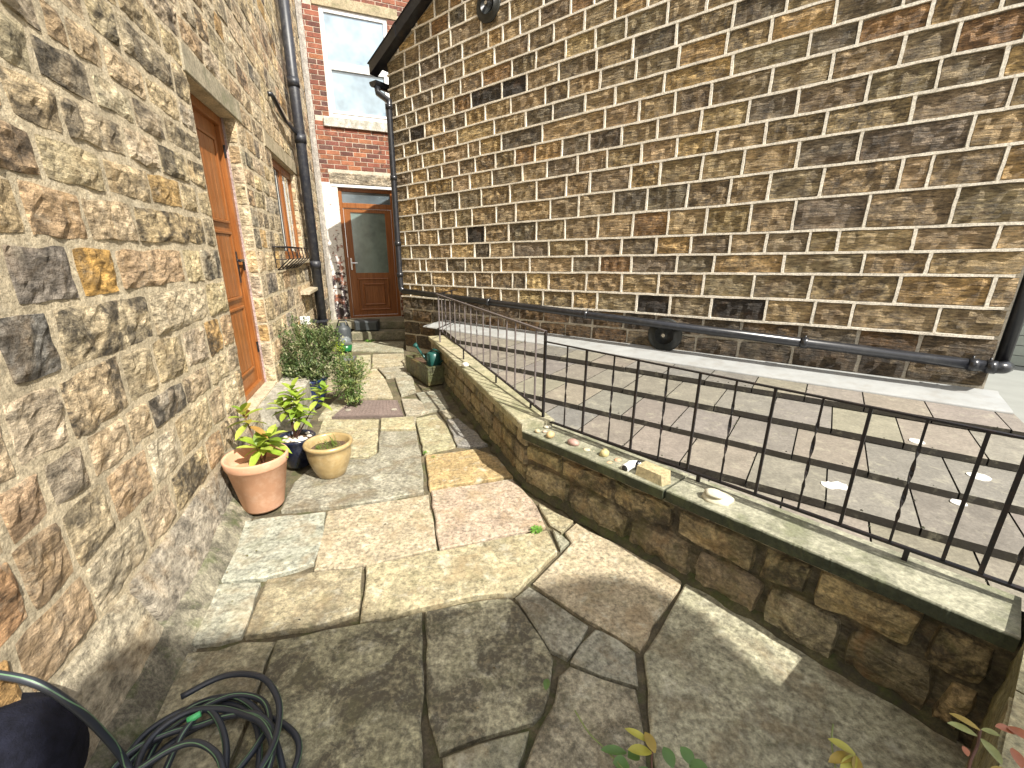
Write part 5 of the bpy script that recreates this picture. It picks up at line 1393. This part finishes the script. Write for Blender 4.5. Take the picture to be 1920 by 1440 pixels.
def striped(path, r=.0098):
    m = MB(); m.tube(path, r, 10); m.build('hose_loops', M_HOSE, hose, smooth=True)
    m = MB(); vs = []; prev = None
    n_ = len(path)
    for i, p in enumerate(path):
        tn = (path[min(i+1, n_-1)]-path[max(i-1, 0)]).normalized()
        a = Vector((0, 0, 1)); x = (a-tn*a.dot(tn)); x = x.normalized() if x.length > .1 else Vector((1, 0, 0))
        y = tn.cross(x); ph = .35+.8*math.sin(i*.02)
        for da in (-.14, .14): vs.append(p+(x*math.cos(ph+da)+y*math.sin(ph+da))*(r+.0006))
    m.add(vs, [(2*i, 2*i+1, 2*i+3, 2*i+2) for i in range(n_-1)]); m.build('hose_stripe', M_HOSEG, hose)
striped(path)
# the large outer loop
lp = [G(x, y, z) for x, y, z in ((260, 1470, .02), (290, 1400, .03), (345, 1335, .04), (400, 1310, .045), (450, 1310, .045), (493, 1345, .04), (520, 1400, .03), (530, 1480, .015), (480, 1560, .012))]
striped(smooth_path([Vector(p) for p in lp], 8))
lp = [G(x, y, z) for x, y, z in ((300, 1470, .05), (330, 1400, .07), (352, 1362, .08), (385, 1330, .075), (410, 1352, .07), (424, 1400, .06), (420, 1470, .04))]
striped(smooth_path([Vector(p) for p in lp], 8))
lp = [G(x, y, z) for x, y, z in ((250, 1450, .1), (320, 1405, .11), (370, 1393, .11), (410, 1420, .10), (425, 1480, .08))]
striped(smooth_path([Vector(p) for p in lp], 8))
m = MB(); e0, e1 = G(352, 1352, .085), G(376, 1338, .09); m.tube([e0, e1], [.011, .009], 10); m.build('hose_end', flat_mat('bright_green_plastic', (.10, .55, .20), .4, var=.05, bump=0), hose, smooth=True)
# navy bag in the corner
bc = G(30, 1420, .22)
t = thing('navy_bag', 'rounded navy cloth bag in the bottom left corner against the wall', 'bag', (bc.x, bc.y, 0))
m = MB(); K = 26; vs = []
for i in range(15):
    th = math.pi*i/14
    for k in range(K):
        a = 2*math.pi*k/K; v = Vector((math.sin(th)*math.cos(a)*.16, math.sin(th)*math.sin(a)*.17, math.cos(th)*.21)); v *= 1+.10*noise.noise(v*9)+.13*abs(noise.noise(v*14))+.03*noise.noise(v*40)
        vs.append(Vector((bc.x-.015, bc.y-.04, .20))+v)
m.add(vs, [(i*K+k, i*K+(k+1) % K, (i+1)*K+(k+1) % K, (i+1)*K+k) for i in range(14) for k in range(K)]); m.build('bag_body', M_NAVY, t, smooth=True)
# wet black sack behind
sc = G(138, 1400, .05)
m = MB(); vs = []
for i in range(11):
    th = math.pi*i/10
    for k in range(20):
        a = 2*math.pi*k/20; v = Vector((math.sin(th)*math.cos(a)*.055, math.sin(th)*math.sin(a)*.12, math.cos(th)*.11)); v *= 1+.35*noise.noise(v*16)
        vs.append(Vector((sc.x-.02, sc.y, .11))+v)
m.add(vs, [(i*20+k, i*20+(k+1) % 20, (i+1)*20+(k+1) % 20, (i+1)*20+k) for i in range(10) for k in range(20)])
tag(m.build('black_sack', M_BAG, smooth=True), 'small crumpled wet black plastic sack between the navy bag and the wall', 'sack')
# rose shoots reaching up into the bottom edge of the picture
def rose(label, stems, leaves, base):
    t = thing('rose_shoot', label, 'plant', base)
    for pts, r in stems: m = MB(); m.tube(smooth_path([G(*p) for p in pts], 5), r, 6); m.build('stem', M_STEMG if r < .0019 else M_STEM, t, smooth=True)
    for (x0, y0, x1, y1, z, w, c) in leaves:
        a, b = G(x0, y0, z), G(x1, y1, z+.01); m = MB(); leaf(m, a, b-a, (0, 0, 1), (b-a).length, w, c, .12, 6); m.build('leaf', M_LEAF, t, smooth=True)
GL = (.10, .19, .05); YL = (.42, .40, .07); OL = (.34, .25, .05); PL = (.34, .38, .16); RL = (.40, .15, .08)
rose('long thin rose shoot with oval green and yellow leaves at the bottom centre', [([(1078, 1332, .50), (1105, 1375, .50), (1140, 1410, .50), (1185, 1470, .50), (1230, 1600, .40)], .0018), ([(1225, 1395, .52), (1222, 1440, .5), (1235, 1520, .45)], .002)],
     [(1175, 1412, 1127, 1402, .50, .020, GL), (1180, 1438, 1150, 1428, .50, .03, GL), (1198, 1415, 1178, 1418, .5, .026, GL), (1222, 1412, 1178, 1402, .52, .022, YL), (1218, 1392, 1172, 1362, .53, .016, YL), (1228, 1412, 1210, 1370, .53, .022, OL),
      (1262, 1440, 1245, 1398, .51, .026, GL), (1300, 1436, 1277, 1398, .51, .027, GL), (1292, 1436, 1330, 1442, .51, .028, GL), (1215, 1440, 1192, 1470, .51, .025, GL)], G(1240, 1600, .3))
rose('yellow-leaved rose tip at the bottom edge over the large right slab', [([(1562, 1358, .52), (1560, 1400, .52), (1575, 1480, .5), (1600, 1600, .4)], .0016)],
     [(1604, 1415, 1554, 1382, .53, .020, YL), (1602, 1416, 1555, 1424, .52, .022, OL), (1604, 1416, 1578, 1455, .52, .022, YL), (1606, 1418, 1608, 1452, .52, .018, OL)], G(1610, 1600, .3))
rose('reddish rose shoot with pale green leaves in the bottom right corner', [([(1838, 1368, .52), (1832, 1400, .51), (1818, 1435, .50), (1815, 1500, .45), (1830, 1600, .35)], .0026)],
     [(1838, 1370, 1782, 1334, .53, .018, OL), (1832, 1380, 1778, 1352, .52, .020, PL), (1840, 1368, 1876, 1378, .53, .016, PL), (1840, 1385, 1880, 1430, .52, .022, PL), (1815, 1418, 1806, 1398, .51, .014, RL), (1905, 1375, 1868, 1360, .56, .02, RL), (1890, 1362, 1925, 1385, .56, .03, RL), (1915, 1440, 1900, 1400, .54, .02, RL), (1880, 1440, 1860, 1460, .52, .02, OL)], G(1840, 1600, .3))

# ================================================================== BACKGROUND AT RIGHT, SHADE CASTER BEHIND THE VIEWPOINT
t = thing('boarded_shed', 'pale green-grey boarded shed beyond the right corner of the gable wall', 'shed', (9.5, 6.5, 0))
SH = Frame((6.4, 7.6), 140)
if SH.n.dot(CAM-SH.p) < 0: SH.n = -SH.n
for i in range(18):
    m = MB(); m.box(SH, -1, 6.5, i*.15-.02, i*.15+.142-.02, -.04+.0, .012, None, .004); m.build('board', M_BOARD, t)
m = MB(); m.box(SH, -.95, 6.45, -.02, 2.65, -2.5, -.05); m.build('shed_body', M_BOARD, t)
m = MB(); m.box(SH, -1.1, 6.6, 2.7, 2.85, -2.6, .15); m.build('shed_roof', M_ROOFSL, t)
# added unseen prism behind the camera, its profile cut to shade the foreground
sxy = Vector((SV.x, SV.y, 0)).normalized(); tanE = SV.z/math.hypot(SV.x, SV.y)
YP = -2.5
def sunproj(px, py, z=0.0):
    g_ = G(px, py, z); k = (g_.y-YP)/(-sxy.y); return (g_.x+sxy.x*k, g_.z+tanE*k)
outline = [sunproj(*q) for q in ((150, 1330), (235, 1235), (300, 1200), (500, 1180), (700, 1150), (860, 1140), (960, 1118), (1050, 1085), (1150, 1078), (1225, 1100), (1260, 1146), (1300, 1180), (1350, 1218), (1390, 1256), (1440, 1310))]
x0, x1 = outline[0][0]-.05, outline[-1][0]
prof = [(x0-.02, 0)]+[(x0-.02, outline[0][1]-.4)]+outline+[(x1+.1, outline[-1][1]-.9), (x1+.1, 0)]
caster = thing('shade_caster', 'unseen shade caster added behind the viewpoint, shaped to darken the near paving', 'house', (sum(p[0] for p in prof)/len(prof), YP, 0))
m = MB(); m.prism([Vector((x, YP, z)) for x, z in prof], [Vector((x+sxy.x*.25, YP+sxy.y*.25, z-.0)) for x, z in prof]); m.build('wall', M_CASTER, caster)
